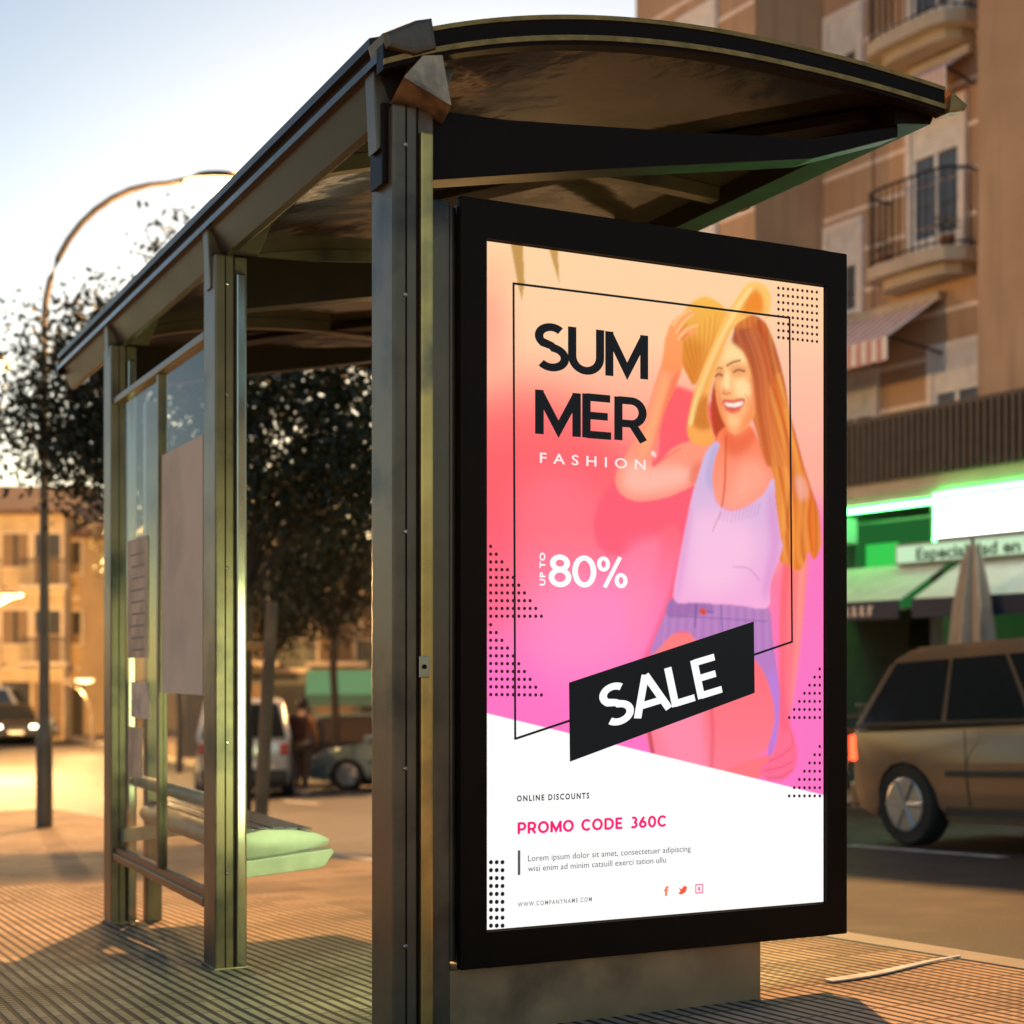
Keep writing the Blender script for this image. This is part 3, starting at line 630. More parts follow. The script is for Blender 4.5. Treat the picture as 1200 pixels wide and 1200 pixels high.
def boxfx(l, r, ytop, ybot):                                       # upright line of text whose left end spans ytop..ybot
    w0, z1 = pp(l, ytop); _, z0 = pp(l, ybot); w1, _ = pp(r, ybot)
    return lambda u, v: (w0+(w1-w0)*u, z0+(z1-z0)*v)
glyphs('SUM', boxfx(629, 760, 377, 431), 'headline_lettering', INK)
glyphs('MER', boxfx(630, 760, 455, 507.5), 'headline_lettering', INK)
glyphs('80%', boxfx(645, 736, 649.5, 686.5), 'discount_lettering', PWHT, .165, {'%': .125})
YP[0] = .0100
BL, BR, TL = np.array(pp(712, 853.5)), np.array(pp(849, 811)), np.array(pp(702, 807))
glyphs('SALE', lambda u, v: tuple(BL+(BR-BL)*u+(TL-BL)*v), 'sale_lettering', PWHT, .17)
YP[0] = .0112
DG = None
def text_obj(name, body, fx, m, offset=0.0, space=1.0, parent=None, y=None):
    cu = bpy.data.curves.new('t', 'FONT'); cu.body = body; cu.size = 1; cu.offset = offset; cu.space_character = space; cu.resolution_u = 3
    t = bpy.data.objects.new('t', cu); COL.objects.link(t); dg = bpy.context.evaluated_depsgraph_get(); dg.update()
    me = bpy.data.meshes.new_from_object(t.evaluated_get(dg)); bpy.data.objects.remove(t); bpy.data.curves.remove(cu)
    n = len(me.vertices); c = np.zeros(n*3); me.vertices.foreach_get('co', c); c = c.reshape(-1, 3)
    x0, x1 = c[:, 0].min(), c[:, 0].max(); caps = .73 if any(ch.isupper() or ch.isdigit() for ch in body) else .73
    out = []
    for q in c: 
        u = (q[0]-x0)/(x1-x0); v = q[1]/caps; a_ = fx(u, v)
        out.append((a_[0], YP[0] if y is None else y, a_[1]) if len(a_) == 2 else a_)
    me.vertices.foreach_set('co', np.array(out, float).ravel()); me.name = name
    me.materials.clear(); me.materials.append(m)
    o = bpy.data.objects.new(name, me); COL.objects.link(o); o.parent = parent or poster; return o
text_obj('fashion_lettering', 'FASHION', boxfx(635, 759, 529, 541.5), PALE, .012, 1.75)
text_obj('small_lettering', 'R', boxfx(766, 770, 529, 533), PALE)
w_a, z_a = pp(641, 686); w_b, z_b = pp(634.5, 647)
text_obj('up_to_lettering', 'UP TO', lambda u, v: (w_a-(w_a-w_b)*v, z_a+(z_b-z_a)*u), PWHT, .03, 1.15)
text_obj('small_lettering', 'ONLINE DISCOUNTS', boxfx(608, 693, 932.5, 939.5), INK, .03, 1.35)
for k_ in list(GLY): GLY[k_] = (GLY[k_][0]+.12, GLY[k_][1])
glyphs('PROMO CODE 360C', boxfx(609, 784, 964.5, 978), 'promo_lettering', PINK, .215)
text_obj('small_lettering', 'Lorem ipsum dolor sit amet, consectetuer adipiscing', boxfx(621, 812, 1002.5, 1010), GR2, .0)
text_obj('small_lettering', 'wisi enim ad minim catsuill exerci tation ullu', boxfx(621, 783, 1014.5, 1022), GR2, .0)
text_obj('small_lettering', 'WWW.COMPANYNAME.COM', boxfx(609, 696, 1058, 1063.5), GREY, .01, 1.3)
flat('margin_bar', [[pp(609, 997), pp(612, 997), pp(612, 1026), pp(609, 1026)]], GR2)
text_obj('social_icon', 'f', boxfx(781, 786, 1039.5, 1050), ORG, .05)
flat('social_icon', [[pp(x, y) for x, y in ((798, 1040), (801, 1043), (804, 1038.5), (808, 1040), (806, 1046), (801, 1049), (797, 1047.5), (800, 1045.5))]], emit('print_red', srgb(250, 90, 60), .77))
flat('social_icon', [seg(pp(818, 1037.5), pp(826, 1037), .004), seg(pp(826, 1036.5), pp(826, 1047), .004), seg(pp(826, 1046.5), pp(818, 1047.3), .004), seg(pp(818, 1047.5), pp(818, 1037), .004), [pp(820.5, 1040), pp(823.5, 1040), pp(823.5, 1044.5), pp(820.5, 1044.5)]], emit('print_rose', srgb(248, 140, 170), .77))
# cover glass on the front of the box: thin, slightly reflecting
m = MB(); m.box(PW0-.003, PW1+.003, .004, .006, PZ0-.003, PZ1+.003); m.build('cover_glass', glass('poster_cover_glass', (1, 1, 1), -.02, .0), ad)
# pale scuffed strip lying on the paving
m = MB()
strip = [(970, 1152), (1000, 1148), (1030, 1143), (1060, 1136), (1095, 1128), (1125, 1123)]
def ground_pt(px, py, dz=0.0):
    kx = (px-600)/1800; ky = (py-785)/1800; z = 5.0
    for _ in range(40): z = (CAMZ-gxy(kx*z, z))/ky
    return Vector((kx*z, z, gxy(kx*z, z)+dz))
gp_ = [ground_pt(*q, .006) for q in strip]
for i in range(5):
    p, q = gp_[i], gp_[i+1]; wd = [.028, .03, .026, .02, .012, .006]
    nrm = Vector((-(q-p).y, (q-p).x, 0)).normalized(); a_, b_ = nrm*wd[i]/2*1.4, nrm*wd[i+1]/2*1.4
    m.hexa([p-a_, q-b_, q+b_, p+a_, p-a_+Vector((0, 0, .004)), q-b_+Vector((0, 0, .004)), q+b_+Vector((0, 0, .004)), p+a_+Vector((0, 0, .004))])
o = m.build('plastic_strip', mat('dull_white_plastic', (.6, .6, .58), .5, var=.3, scale=15)); tag(o, 'thin pale strip lying on the paving near the kerb', 'litter')
# ------------------------------------------------------------------ street lamps
STEEL = mat('galvanised_pole', (.16, .13, .1), .45, .6, var=.25, scale=2, dirt=((.1, .07, .05), 3))
HOT = emit('lamp_glow', (1, .66, .26), 5)
def street_lamp(x, y, h, reach, label, power=0, dirx=1, rad=.075, col=(1, .55, .2), glow=HOT, bulb=1.0):
    g = gxy(x, y); t = thing('street_lamp', label, 'street lamp', (x, y, g), 0, 'street lamps')
    m = MB(); m.lathe([(rad*1.5, -.1), (rad*1.5, .9), (rad*1.15, 1.0), (rad, 1.1), (rad*.62, h-1.4)], n=16)
    m.build('pole', STEEL, t, True)
    m = MB(); P = []; rr = 1.4
    for k in range(11):
        a_ = math.pi*(1-.5*k/10); P.append((dirx*(rr*.9+rr*.9*math.cos(a_)), 0, h-1.42+rr*math.sin(a_)))
    P.append((dirx*reach, 0, h+.03)); m.tube(P, [rad*.6]*9+[rad*.5]*3, 10); m.build('arm', STEEL, t, True)
    m = MB(); m.lathe([(.02, .09), (.10, .08), (.15, .02), (.16, 0)], n=16); o = m.build('lamp_head', STEEL, t, True, (dirx*(reach+.25), 0, h)); o.scale = (2.1, 1, 1)
    m = MB(); m.lathe([(.15, 0), (.14, -.06), (.09, -.11), (.02, -.13)], n=16); q = m.build('lamp_glass', glow, o, True, (0, 0, -.003)); q.scale = (bulb, bulb, bulb)
    if power:
        l = bpy.data.lights.new('lamp_light', 'POINT'); l.energy = power; l.color = col; l.shadow_soft_size = .18
        lo = bpy.data.objects.new('lamp_light', l); COL.objects.link(lo); lo.parent = t; lo.location = (dirx*(reach+.3), 0, h-.42)
    return t
street_lamp(at(52, 15.5), 15.5, 6.52, 1.5, 'tall curved street lamp glowing above the bus shelter roof', 600, glow=emit('lamp_glow_near', (1, .6, .2), 6), bulb=1.1, rad=.055)
street_lamp(at(-120, 24), 24, 6.9, 1.2, 'street lamp at the left edge glowing through the leaves', 1200, bulb=1.2)
street_lamp(at(-22, 46), 46, 4.9, .6, 'distant street lamp in front of the yellow house', 9500, rad=.05)
street_lamp(at(108, 52), 52, 2.3, .01, 'low far street lamp between the yellow house and the shelter', 700, rad=.04, dirx=-1)
street_lamp(at(128, 40), 40, 5.6, .5, 'street lamp half hidden behind the third post of the shelter', 7000, rad=.05)
# ------------------------------------------------------------------ trees
def leaf_mat(name, col):
    m = bpy.data.materials.new(name); m.use_nodes = True; nt = m.node_tree; N = nt.nodes; L = nt.links; b = N['Principled BSDF']
    gi = N.new('ShaderNodeNewGeometry'); cr = N.new('ShaderNodeValToRGB')
    cr.color_ramp.elements[0].color = [c*.6 for c in col]+[1]; cr.color_ramp.elements[1].color = [c*1.5 for c in col]+[1]
    L.new(gi.outputs['Random Per Island'], cr.inputs[0]); L.new(cr.outputs[0], b.inputs['Base Color']); b.inputs['Roughness'].default_value = .5
    tr = N.new('ShaderNodeBsdfTranslucent'); L.new(cr.outputs[0], tr.inputs[0]); mx = N.new('ShaderNodeMixShader'); mx.inputs[0].default_value = .2
    L.new(b.outputs[0], mx.inputs[1]); L.new(tr.outputs[0], mx.inputs[2]); L.new(mx.outputs[0], N['Material Output'].inputs[0])
    return m
LEAF = leaf_mat('orange_tree_leaves', (.022, .028, .012)); LEAF2 = leaf_mat('dark_leaves', (.014, .022, .01))
BARK = mat('bark', (.06, .042, .028), .85, var=.35, scale=12, bump=.6)
def tree(x, y, label, lobes, trunk_top, n, size, rad=.09, lm=LEAF, group=None, base_dz=0):
    g = gxy(x, y)+base_dz; t = thing('street_tree', label, 'tree', (x, y, g), 0, group or 'street trees')
    m = MB(); P = [(0, 0, -.1), (.03, 0, trunk_top*.35), (-.03, .02, trunk_top*.7), (0, 0, trunk_top)]
    m.tube(P, [rad, rad*.85, rad*.75, rad*.7], 9)
    for (cx, cy, cz, rx, ry, rz_) in lobes:
        for k in range(3):
            a_ = random.uniform(0, 6.28); f = random.uniform(.3, .8)
            e = (cx+rx*f*math.cos(a_), cy+ry*f*math.sin(a_), cz+rz_*random.uniform(-.3, .7))
            mid = (e[0]*.5, e[1]*.5, trunk_top+(e[2]-trunk_top)*.4)
            m.tube([(0, 0, trunk_top*.92), mid, e], [rad*.45, rad*.25, rad*.08], 6)
    m.build('trunk', BARK, t, True)
    # leaf clusters spread through lobes
    V_, F_ = [], []
    tot = sum(l[3]*l[4]*l[5] for l in lobes)
    for (cx, cy, cz, rx, ry, rz_) in lobes:
        cn = int(n*(rx*ry*rz_)/tot/16)
        for _ in range(cn):
            d = rng.normal(size=3); d /= np.linalg.norm(d); rr = rng.uniform(.25, 1.0)**.5*rng.uniform(.85, 1.12)
            c = np.array([cx, cy, cz])+d*rr*np.array([rx, ry, rz_])
            tw = rng.normal(size=3)*.8; tw[2] -= .2
            for k in range(16):
                p = c+tw*size*rng.uniform(-2.5, 2.5)*.7+rng.normal(size=3)*size*1.15
                a_ = rng.normal(size=3); a_ /= np.linalg.norm(a_); b_ = np.cross(a_, rng.normal(size=3)); b_ /= np.linalg.norm(b_)
                L_ = size*rng.uniform(.6, 1.2); w_ = L_*.45; i0 = len(V_)
                V_ += [p-a_*L_/2, p+b_*w_/2, p+a_*L_/2, p-b_*w_/2]; F_.append((i0, i0+1, i0+2, i0+3))
    me = bpy.data.meshes.new('crown'); me.from_pydata([tuple(v) for v in V_], [], F_); me.materials.append(lm)
    o = bpy.data.objects.new('crown', me); COL.objects.link(o); o.parent = t
    return t
TY = 13.9
tx = at(286, TY)
def lob(px, py, d, rx, ry, rz_, x, y):
    return (at(px, d)-x, d-y, CAMZ+(785-py)*d/1800-gxy(x, y), rx, ry, rz_)
tree(tx, TY, 'dark leafy tree held by wooden stakes behind the bus shelter',
     [lob(330, 520, 13.9, 1.0, 1.1, .95, tx, TY), lob(190, 480, 13.7, 1.0, 1.0, .85, tx, TY), lob(95, 485, 13.6, .6, .7, .6, tx, TY), lob(130, 545, 13.6, .8, .8, .4, tx, TY), lob(10, 490, 13.5, .42, .5, .4, tx, TY),
      lob(30, 410, 13.6, .26, .3, .3, tx, TY), lob(100, 410, 13.6, .3, .4, .25, tx, TY), lob(195, 292, 13.8, .26, .3, .28, tx, TY), lob(420, 520, 14.2, .8, .9, .9, tx, TY), lob(300, 380, 14, .9, .9, .7, tx, TY), lob(160, 400, 13.8, .8, .8, .5, tx, TY)], 2.3, 36000, .09, .06, LEAF)
y2 = 31; x2 = at(392, y2)
tree(x2, y2, 'slim pale trunked tree on the far pavement beside the silver green car', [lob(400, 660, 31, 1.7, 1.5, 1.6, x2, y2), lob(350, 620, 31, 1.3, 1.2, 1.3, x2, y2), lob(430, 600, 31, 1.3, 1.2, 1.3, x2, y2)], 3.2, 16000, .14, .1, LEAF2)
y3 = 34; x3 = at(318, y3)
tree(x3, y3, 'bushy dark tree on the far pavement behind the white van', [lob(318, 640, 34, 1.6, 1.5, 1.6, x3, y3), lob(300, 710, 34, 1.3, 1.5, 1.2, x3, y3), lob(345, 700, 34, 1.2, 1.3, 1.0, x3, y3)], 2.8, 12000, .16, .1, LEAF2)
y4 = 40; x4 = at(210, y4)
tree(x4, y4, 'far tree seen through the glass back wall', [lob(210, 640, 40, 2.0, 1.6, 1.9, x4, y4), lob(260, 600, 40, 2.0, 1.6, 1.5, x4, y4)], 3.4, 9000, .18, .1, LEAF2)
# stakes
WOOD = mat('stake_wood', (.24, .15, .08), .8, var=.3, scale=5, bump=.4)
def stake(x, y, dx, h, lab):
    g = gxy(x, y); m = MB(); m.tube([(0, 0, -.1), (dx, 0, h)], [.062, .055], 8)
    o = m.build('tree_stake', WOOD, None, True, (x, y, g)); tag(o, lab, 'tree stake', 'stakes around the tree'); return o
stake(at(304, 13.4), 13.4, .11, 2.02, 'leaning wooden tree stake just right of the second shelter post')
stake(at(283, 14.1), 14.1, .06, 2.05, 'wooden tree stake half hidden by the second shelter post')
m = MB(); zz = CAMZ+(785-757)*13.7/1800; m.box(at(283, 13.75), at(318, 13.75), 13.62, 13.66, zz-.035, zz+.035, .006); o = m.build('tree_tie', mat('orange_tie', (.55, .28, .08), .6)); tag(o, 'orange strap tying the tree between its stakes', 'tree tie')
# ------------------------------------------------------------------ cars
TYRE = mat('tyre_rubber', (.02, .02, .02), .8); RIM = mat('alloy_rim', (.5, .48, .45), .3, .8); CGL = mat('dark_car_glass', (.02, .024, .026), .06, 0, var=.05, spec=.8)
TAIL = emit('tail_light_red', (1, .06, .02), 4); AMB = emit('amber_light', (1, .35, .05), 5); HEADL = emit('headlight_on', (1, .85, .6), 8); LENS = mat('lamp_lens', (.6, .58, .55), .1); PLATE = mat('number_plate', (.7, .7, .66), .5); TRIM = mat('black_plastic', (.025, .025, .025), .5)
REDL = mat('red_lens', (.35, .02, .015), .15)
STREET = math.atan2(D2[1], D2[0])
def car(name, label, cat, loc, rzv, paint, Lg=4.1, Wd=1.72, H=1.48, belt=.88, van=False, lights=None, group=None, tail=REDL):
    t = thing(name, label, cat, loc, rzv, group); t.rotation_euler = (0, .052*math.cos(rzv-STREET), rzv); hw = Wd/2; r = .31; xf, xr = Lg*.5-.78, -Lg*.5+.72; g0 = .2
    f, b = Lg/2, -Lg/2
    P = [(b+.05, g0+.06), (b, .45), (b+.02, belt-.06), (b+.08, belt), (f-1.15, belt), (f-.35, belt-.13), (f-.06, belt-.28), (f, .5), (f-.05, g0+.05)]
    P += [(xf+.38, g0)]+[(xf+.38*math.cos(a_), g0+.1+.36*math.sin(a_)) for a_ in np.linspace(0, math.pi, 9)]+[(xf-.38, g0)]
    P += [(xr+.38, g0)]+[(xr+.38*math.cos(a_), g0+.1+.36*math.sin(a_)) for a_ in np.linspace(0, math.pi, 9)]+[(xr-.38, g0)]
    m = MB(); m.prism(P, -hw, hw, 'y', .035)
    for v in m.bm.verts:                                         # plan taper at the ends, tuck under the sills
        e = max(0, (abs(v.co.x)-Lg*.33)/(Lg*.17)); v.co.y *= 1-.13*e*e
        v.co.y *= 1-.05*max(0, (.5-v.co.z)/.3)
    if van: C = [(b+.06, belt-.02), (b+.14, H-.07), (b+.3, H), (f-1.75, H), (f-1.55, H-.05), (f-.95, belt-.02)]
    else: C = [(b+.06, belt-.02), (b+.38, H-.10), (b+.62, H), (f-2.1, H), (f-1.85, H-.05), (f-1.05, belt-.02)]
    tp = lambda z: hw*(.965-.2*max(0, (z-belt)/(H-belt)))
    vs = [[m.bm.verts.new((x, s*tp(z), z)) for x, z in C] for s in (-1, 1)]; n = len(C)
    fs = [m.bm.faces.new(vs[0]), m.bm.faces.new(vs[1][::-1])]+[m.bm.faces.new((vs[0][i], vs[1][i], vs[1][(i+1) % n], vs[0][(i+1) % n])) for i in range(n)]
    bmesh.ops.bevel(m.bm, geom=list({e for q in fs for e in q.edges}), offset=.045, segments=2, affect='EDGES')
    m.build('body', paint, t, True)
    zb_, zt_ = belt+.04, H-.11
    def fx(side, z):      # x on the sloped ends of the cabin
        A_ = C[0:2] if side < 0 else C[4:6]
        (x0, z0), (x1, z1) = A_; return x0+(x1-x0)*(z-z0)/(z1-z0)
    L0, L1, R0, R1 = fx(-1, zb_)+.12, fx(-1, zt_)+.12, fx(1, zb_)-.14, fx(1, zt_)-.1
    cuts = [0, .36, .70, 1] 
    for s in (-1, 1):
        for k in range(3):
            a0, a1 = cuts[k]+(.012 if k else 0), cuts[k+1]-(.012 if k < 2 else 0)
            q = [(L0+(R0-L0)*a0, zb_), (L0+(R0-L0)*a1, zb_), (L1+(R1-L1)*a1, zt_), (L1+(R1-L1)*a0, zt_)]
            mm = MB(); mm.quad(*[(x, s*(tp(z)+.006), z) for x, z in q]); mm.build('side_window', CGL, t)
    for side, nm in ((-1, 'rear_window'), (1, 'windscreen')):
        mm = MB(); mm.quad(*[(fx(side, z)+side*.006, y, z) for y, z in ((-tp(zb_)+.1, zb_), (tp(zb_)-.1, zb_), (tp(zt_)-.1, zt_), (-tp(zt_)+.1, zt_))]); mm.build(nm, CGL, t)
    for x in (xf, xr):
        for s in (-1, 1):
            y = s*(hw-.1); mm = MB(); mm.lathe([(r*.55, -.095), (r*.93, -.1), (r, -.07), (r, .07), (r*.93, .1), (r*.55, .095)], (x, y, r), 24, 'y'); w_ = mm.build('wheel', TYRE, t, True)
            mm = MB(); mm.lathe([(.05, s*.1), (.07, s*.085)], (x, y, r), 12, 'y')
            mm.lathe([(r*.64, s*.098), (r*.60, s*.102), (r*.60, s*.08), (r*.64, s*.07)], (x, y, r), 24, 'y')
            for k in range(6):
                a_ = k*math.pi/3; c, d = math.cos(a_), math.sin(a_)
                mm.tube([(x+.03*c, y+s*.088, r+.03*d), (x+r*.62*c, y+s*.094, r+r*.62*d)], .022, 5)
            mm.build('rim', RIM, w_)
    for s in (-1, 1):
        mm = MB(); q0, q1 = sorted((s*(hw*.87-.13), s*hw*.895)); mm.box(b-.014, b+.16, q0, q1, belt-.25, belt-.05, .02); mm.build('tail_light', tail, t)
        mm = MB(); mm.box(f-.14, f+.005, s*hw*.86-.24 if s > 0 else s*hw*.86, s*hw*.86 if s > 0 else s*hw*.86+.24, belt-.36, belt-.24, .02); mm.build('headlight', lights or LENS, t)
        mm = MB(); mm.box(f-1.3, f-1.16, s*(hw+.01) if s > 0 else s*(hw+.13), s*(hw+.13) if s > 0 else s*(hw+.01), belt+.02, belt+.13, .02); mm.build('wing_mirror', paint, t)
        mm = MB(); mm.box(-.02, .13, s*(hw+.002)-.012, s*(hw+.002)+.012, belt-.14, belt-.115, .004); mm.build('door_handle', TRIM, t)
    mm = MB(); mm.box(b-.05, b+.08, -hw*.86, hw*.86, .27, .47, .03); mm.build('bumper', TRIM if van else paint, t); mm = MB(); mm.box(f-.08, f+.05, -hw*.84, hw*.84, .27, .42, .03); mm.build('bumper', TRIM if van else paint, t)
    mm = MB(); mm.box(b-.058, b-.052, -.26, .26, .5, .61); mm.build('number_plate', PLATE, t); mm = MB(); mm.box(f+.052, f+.056, -.26, .26, .34, .44); mm.build('number_plate', PLATE, t)
    for s in (-1, 1):
        for xx in (-.62, .22, 1.02):
            mm = MB()
            for k in range(6):
                za, zb2 = .30+k*(belt-.33)/6, .30+(k+1)*(belt-.33)/6; ya, yb = [hw*(1-.05*max(0, (.5-q)/.3)) for q in (za, zb2)]
                mm.quad((xx-.006, s*(ya+.003), za), (xx+.006, s*(ya+.003), za), (xx+.006, s*(yb+.003), zb2), (xx-.006, s*(yb+.003), zb2))
            mm.build('door_seam', TRIM, t)
        mm = MB(); mm.box(xr+.42, xf-.42, *sorted((s*(hw-.03), s*(hw*.955+.008))), .235, .30, .008); mm.build('sill_trim', TRIM, t)
        mm = MB(); mm.box(xr+.45, xf-.42, *sorted((s*(hw-.01), s*(hw+.012))), .52, .565, .006); mm.build('side_moulding', TRIM, t)
        mm = MB(); mm.box(L0-.03, R0+.03, *sorted((s*(tp(zb_)-.01), s*(tp(zb_)+.014))), zb_-.03, zb_-.005, .004); mm.build('window_trim', TRIM, t)
    mm = MB(); mm.box(f-.012, f+.012, -.38, .38, .5, .58, .01); mm.build('grille', TRIM, t)
    return t
def paintm(n, c): return mat(n, c, .16, .45, var=.06, scale=2, spec=.8)
def put(px, d, dz=-.116): x = at(px, d); return (x, d, gxy(x, d)+dz)
STREET = math.atan2(D2[1], D2[0])
car('white_van', 'white van parked with its back towards the shelter, left of the person with the backpack', 'van', put(290, 27.6), R(98), paintm('white_car_paint', (.62, .6, .56)), 4.2, 1.66, 1.68, .96, True, group='vehicles parked along the street')
car('parked_car', 'silver green hatchback parked side on with its wheel towards the road, by the slim tree', 'car', put(492, 28.8), R(170), paintm('silver_green_car_paint', (.3, .38, .36)), 3.9, 1.68, 1.5, .9, group='vehicles parked along the street', tail=AMB)
car('parked_car', 'dark car parked behind the person and the slim tree', 'car', put(376, 32.5), R(200), paintm('dark_car_paint', (.04, .038, .045)), 4.1, 1.7, 1.46, .88, lights=emit('soft_headlamp', (1, .8, .6), 2), group='vehicles parked along the street')
car('parked_car', 'dark car with its headlights on below the yellow house', 'car', put(14, 57), R(-68), paintm('black_car_paint', (.03, .03, .03)), 4.1, 1.7, 1.5, .9, lights=HEADL, group='vehicles parked along the street')
car('parked_car', 'pale van with a white roof at the left edge below the yellow house', 'van', put(-2, 60), R(-6), paintm('cream_car_paint', (.5, .45, .36)), 4.6, 1.8, 2.1, 1.1, True, group='vehicles parked along the street')
car('passing_car', 'beige grey car passing on the road at the right edge', 'car', put(1322, 10.6), STREET+math.pi, paintm('champagne_car_paint', (.3, .2, .125)), 4.0, 1.72, 1.48, .88, tail=TAIL, lights=TAIL)
car('passing_car', 'orange red car farther along the road, partly behind the folded parasol', 'car', put(1268, 15.2), STREET+R(177), paintm('red_car_paint', (.34, .09, .04)), 4.2, 1.74, 1.5, .9, lights=AMB, tail=TAIL)
# ------------------------------------------------------------------ person
def person(loc, rzv):
    t = thing('person', 'person with a backpack and orange sleeves standing by the white van', 'person', loc, rzv)
    J = {'pelvis': (0, 0, .84, .13), 'belly': (0, .005, .98, .125), 'chest': (0, .02, 1.2, .155), 'neckb': (0, .02, 1.36, .075), 'neck': (0, .035, 1.42, .05), 'head0': (0, .045, 1.5, .085), 'head': (0, .05, 1.585, .078),
         'hl': (-.09, 0, .8, .095), 'kl': (-.11, .05, .46, .062), 'al': (-.12, -.02, .08, .042), 'tl': (-.13, .12, .035, .035), 'hr': (.09, 0, .8, .095), 'kr': (.10, -.03, .45, .062), 'ar': (.10, -.12, .09, .042), 'tr': (.11, .02, .035, .035),
         'sl': (-.17, .02, 1.31, .06), 'el': (-.25, -.01, 1.06, .044), 'wl': (-.2, .12, .86, .032), 'pl': (-.18, .18, .8, .036), 'sr': (.17, .02, 1.31, .06), 'er': (.26, .0, 1.06, .044), 'wr': (.2, .13, .88, .032), 'pr': (.17, .19, .83, .036)}
    E = [('pelvis', 'belly'), ('belly', 'chest'), ('chest', 'neckb'), ('neckb', 'neck'), ('neck', 'head0'), ('head0', 'head'), ('pelvis', 'hl'), ('hl', 'kl'), ('kl', 'al'), ('al', 'tl'), ('pelvis', 'hr'), ('hr', 'kr'), ('kr', 'ar'), ('ar', 'tr'), ('neckb', 'sl'), ('sl', 'el'), ('el', 'wl'), ('wl', 'pl'), ('neckb', 'sr'), ('sr', 'er'), ('er', 'wr'), ('wr', 'pr')]
    def skin(name, keys, edges, grow, m, par, root):
        me = bpy.data.meshes.new(name); ks = list(keys); me.from_pydata([J[k][:3] for k in ks], [(ks.index(a_), ks.index(b_)) for a_, b_ in edges], [])
        o = bpy.data.objects.new(name, me); COL.objects.link(o); o.modifiers.new('s', 'SKIN'); sb = o.modifiers.new('d', 'SUBSURF'); sb.levels = sb.render_levels = 2
        for i, k in enumerate(ks):
            r = J[k][3]+grow; fl = .68 if k in ('pelvis', 'belly', 'chest') else 1
            me.skin_vertices[0].data[i].radius = (r, r*fl)
            me.skin_vertices[0].data[i].use_root = (k == root)
        dg = bpy.context.evaluated_depsgraph_get(); dg.update(); e = bpy.data.meshes.new_from_object(o.evaluated_get(dg)); bpy.data.objects.remove(o)
        e.name = name; e.materials.clear(); e.materials.append(m); e.polygons.foreach_set('use_smooth', [True]*len(e.polygons))
        q = bpy.data.objects.new(name, e); COL.objects.link(q); q.parent = par; return q
    skin('body', J.keys(), E, 0, mat('skin', (.45, .27, .18), .5), t, 'pelvis')
    jk = ['pelvis', 'belly', 'chest', 'neckb', 'sl', 'el', 'wl', 'sr', 'er', 'wr']; skin('jacket', jk, [e for e in E if e[0] in jk and e[1] in jk], .016, mat('orange_jacket', (.42, .17, .06), .7), t, 'pelvis')
    tk = ['pelvis', 'hl', 'kl', 'al', 'hr', 'kr', 'ar']; skin('trousers', tk, [e for e in E if e[0] in tk and e[1] in tk], .018, mat('brown_trousers', (.1, .065, .045), .8), t, 'pelvis')
    for k, k2 in (('al', 'tl'), ('ar', 'tr')):
        a_, b_ = J[k], J[k2]; m = MB(); m.tube([(a_[0], a_[1]-.05, .05), (a_[0], a_[1]+.03, .06), (b_[0], b_[1]+.03, .04)], [.05, .055, .04], 10); m.build('shoe', mat('pale_trainers', (.6, .5, .38), .6), t, True)
    m = MB(); m.box(-.16, .16, -.27, -.10, .98, 1.38, .05); m.box(-.11, .11, -.31, -.268, 1.0, 1.2, .02); bp = m.build('backpack', mat('dark_red_backpack', (.07, .025, .02), .7), t, True)
    m = MB(); m.tube([(-.1, -.12, 1.36), (-.11, .0, 1.40), (-.11, .13, 1.28), (-.12, .1, 1.05)], .018, 6); m.tube([(.1, -.12, 1.36), (.11, .0, 1.40), (.11, .13, 1.28), (.12, .1, 1.05)], .018, 6); m.build('strap', TRIM, bp, True)
    m = MB(); m.lathe([(.02, .115), (.07, .10), (.098, .05), (.1, 0), (.09, -.05), (.05, -.09)], (0, .03, 1.575), 14); m.build('hair', mat('dark_hair', (.03, .018, .012), .6), t, True)
person(put(354, 26.8, -.118), R(-20))
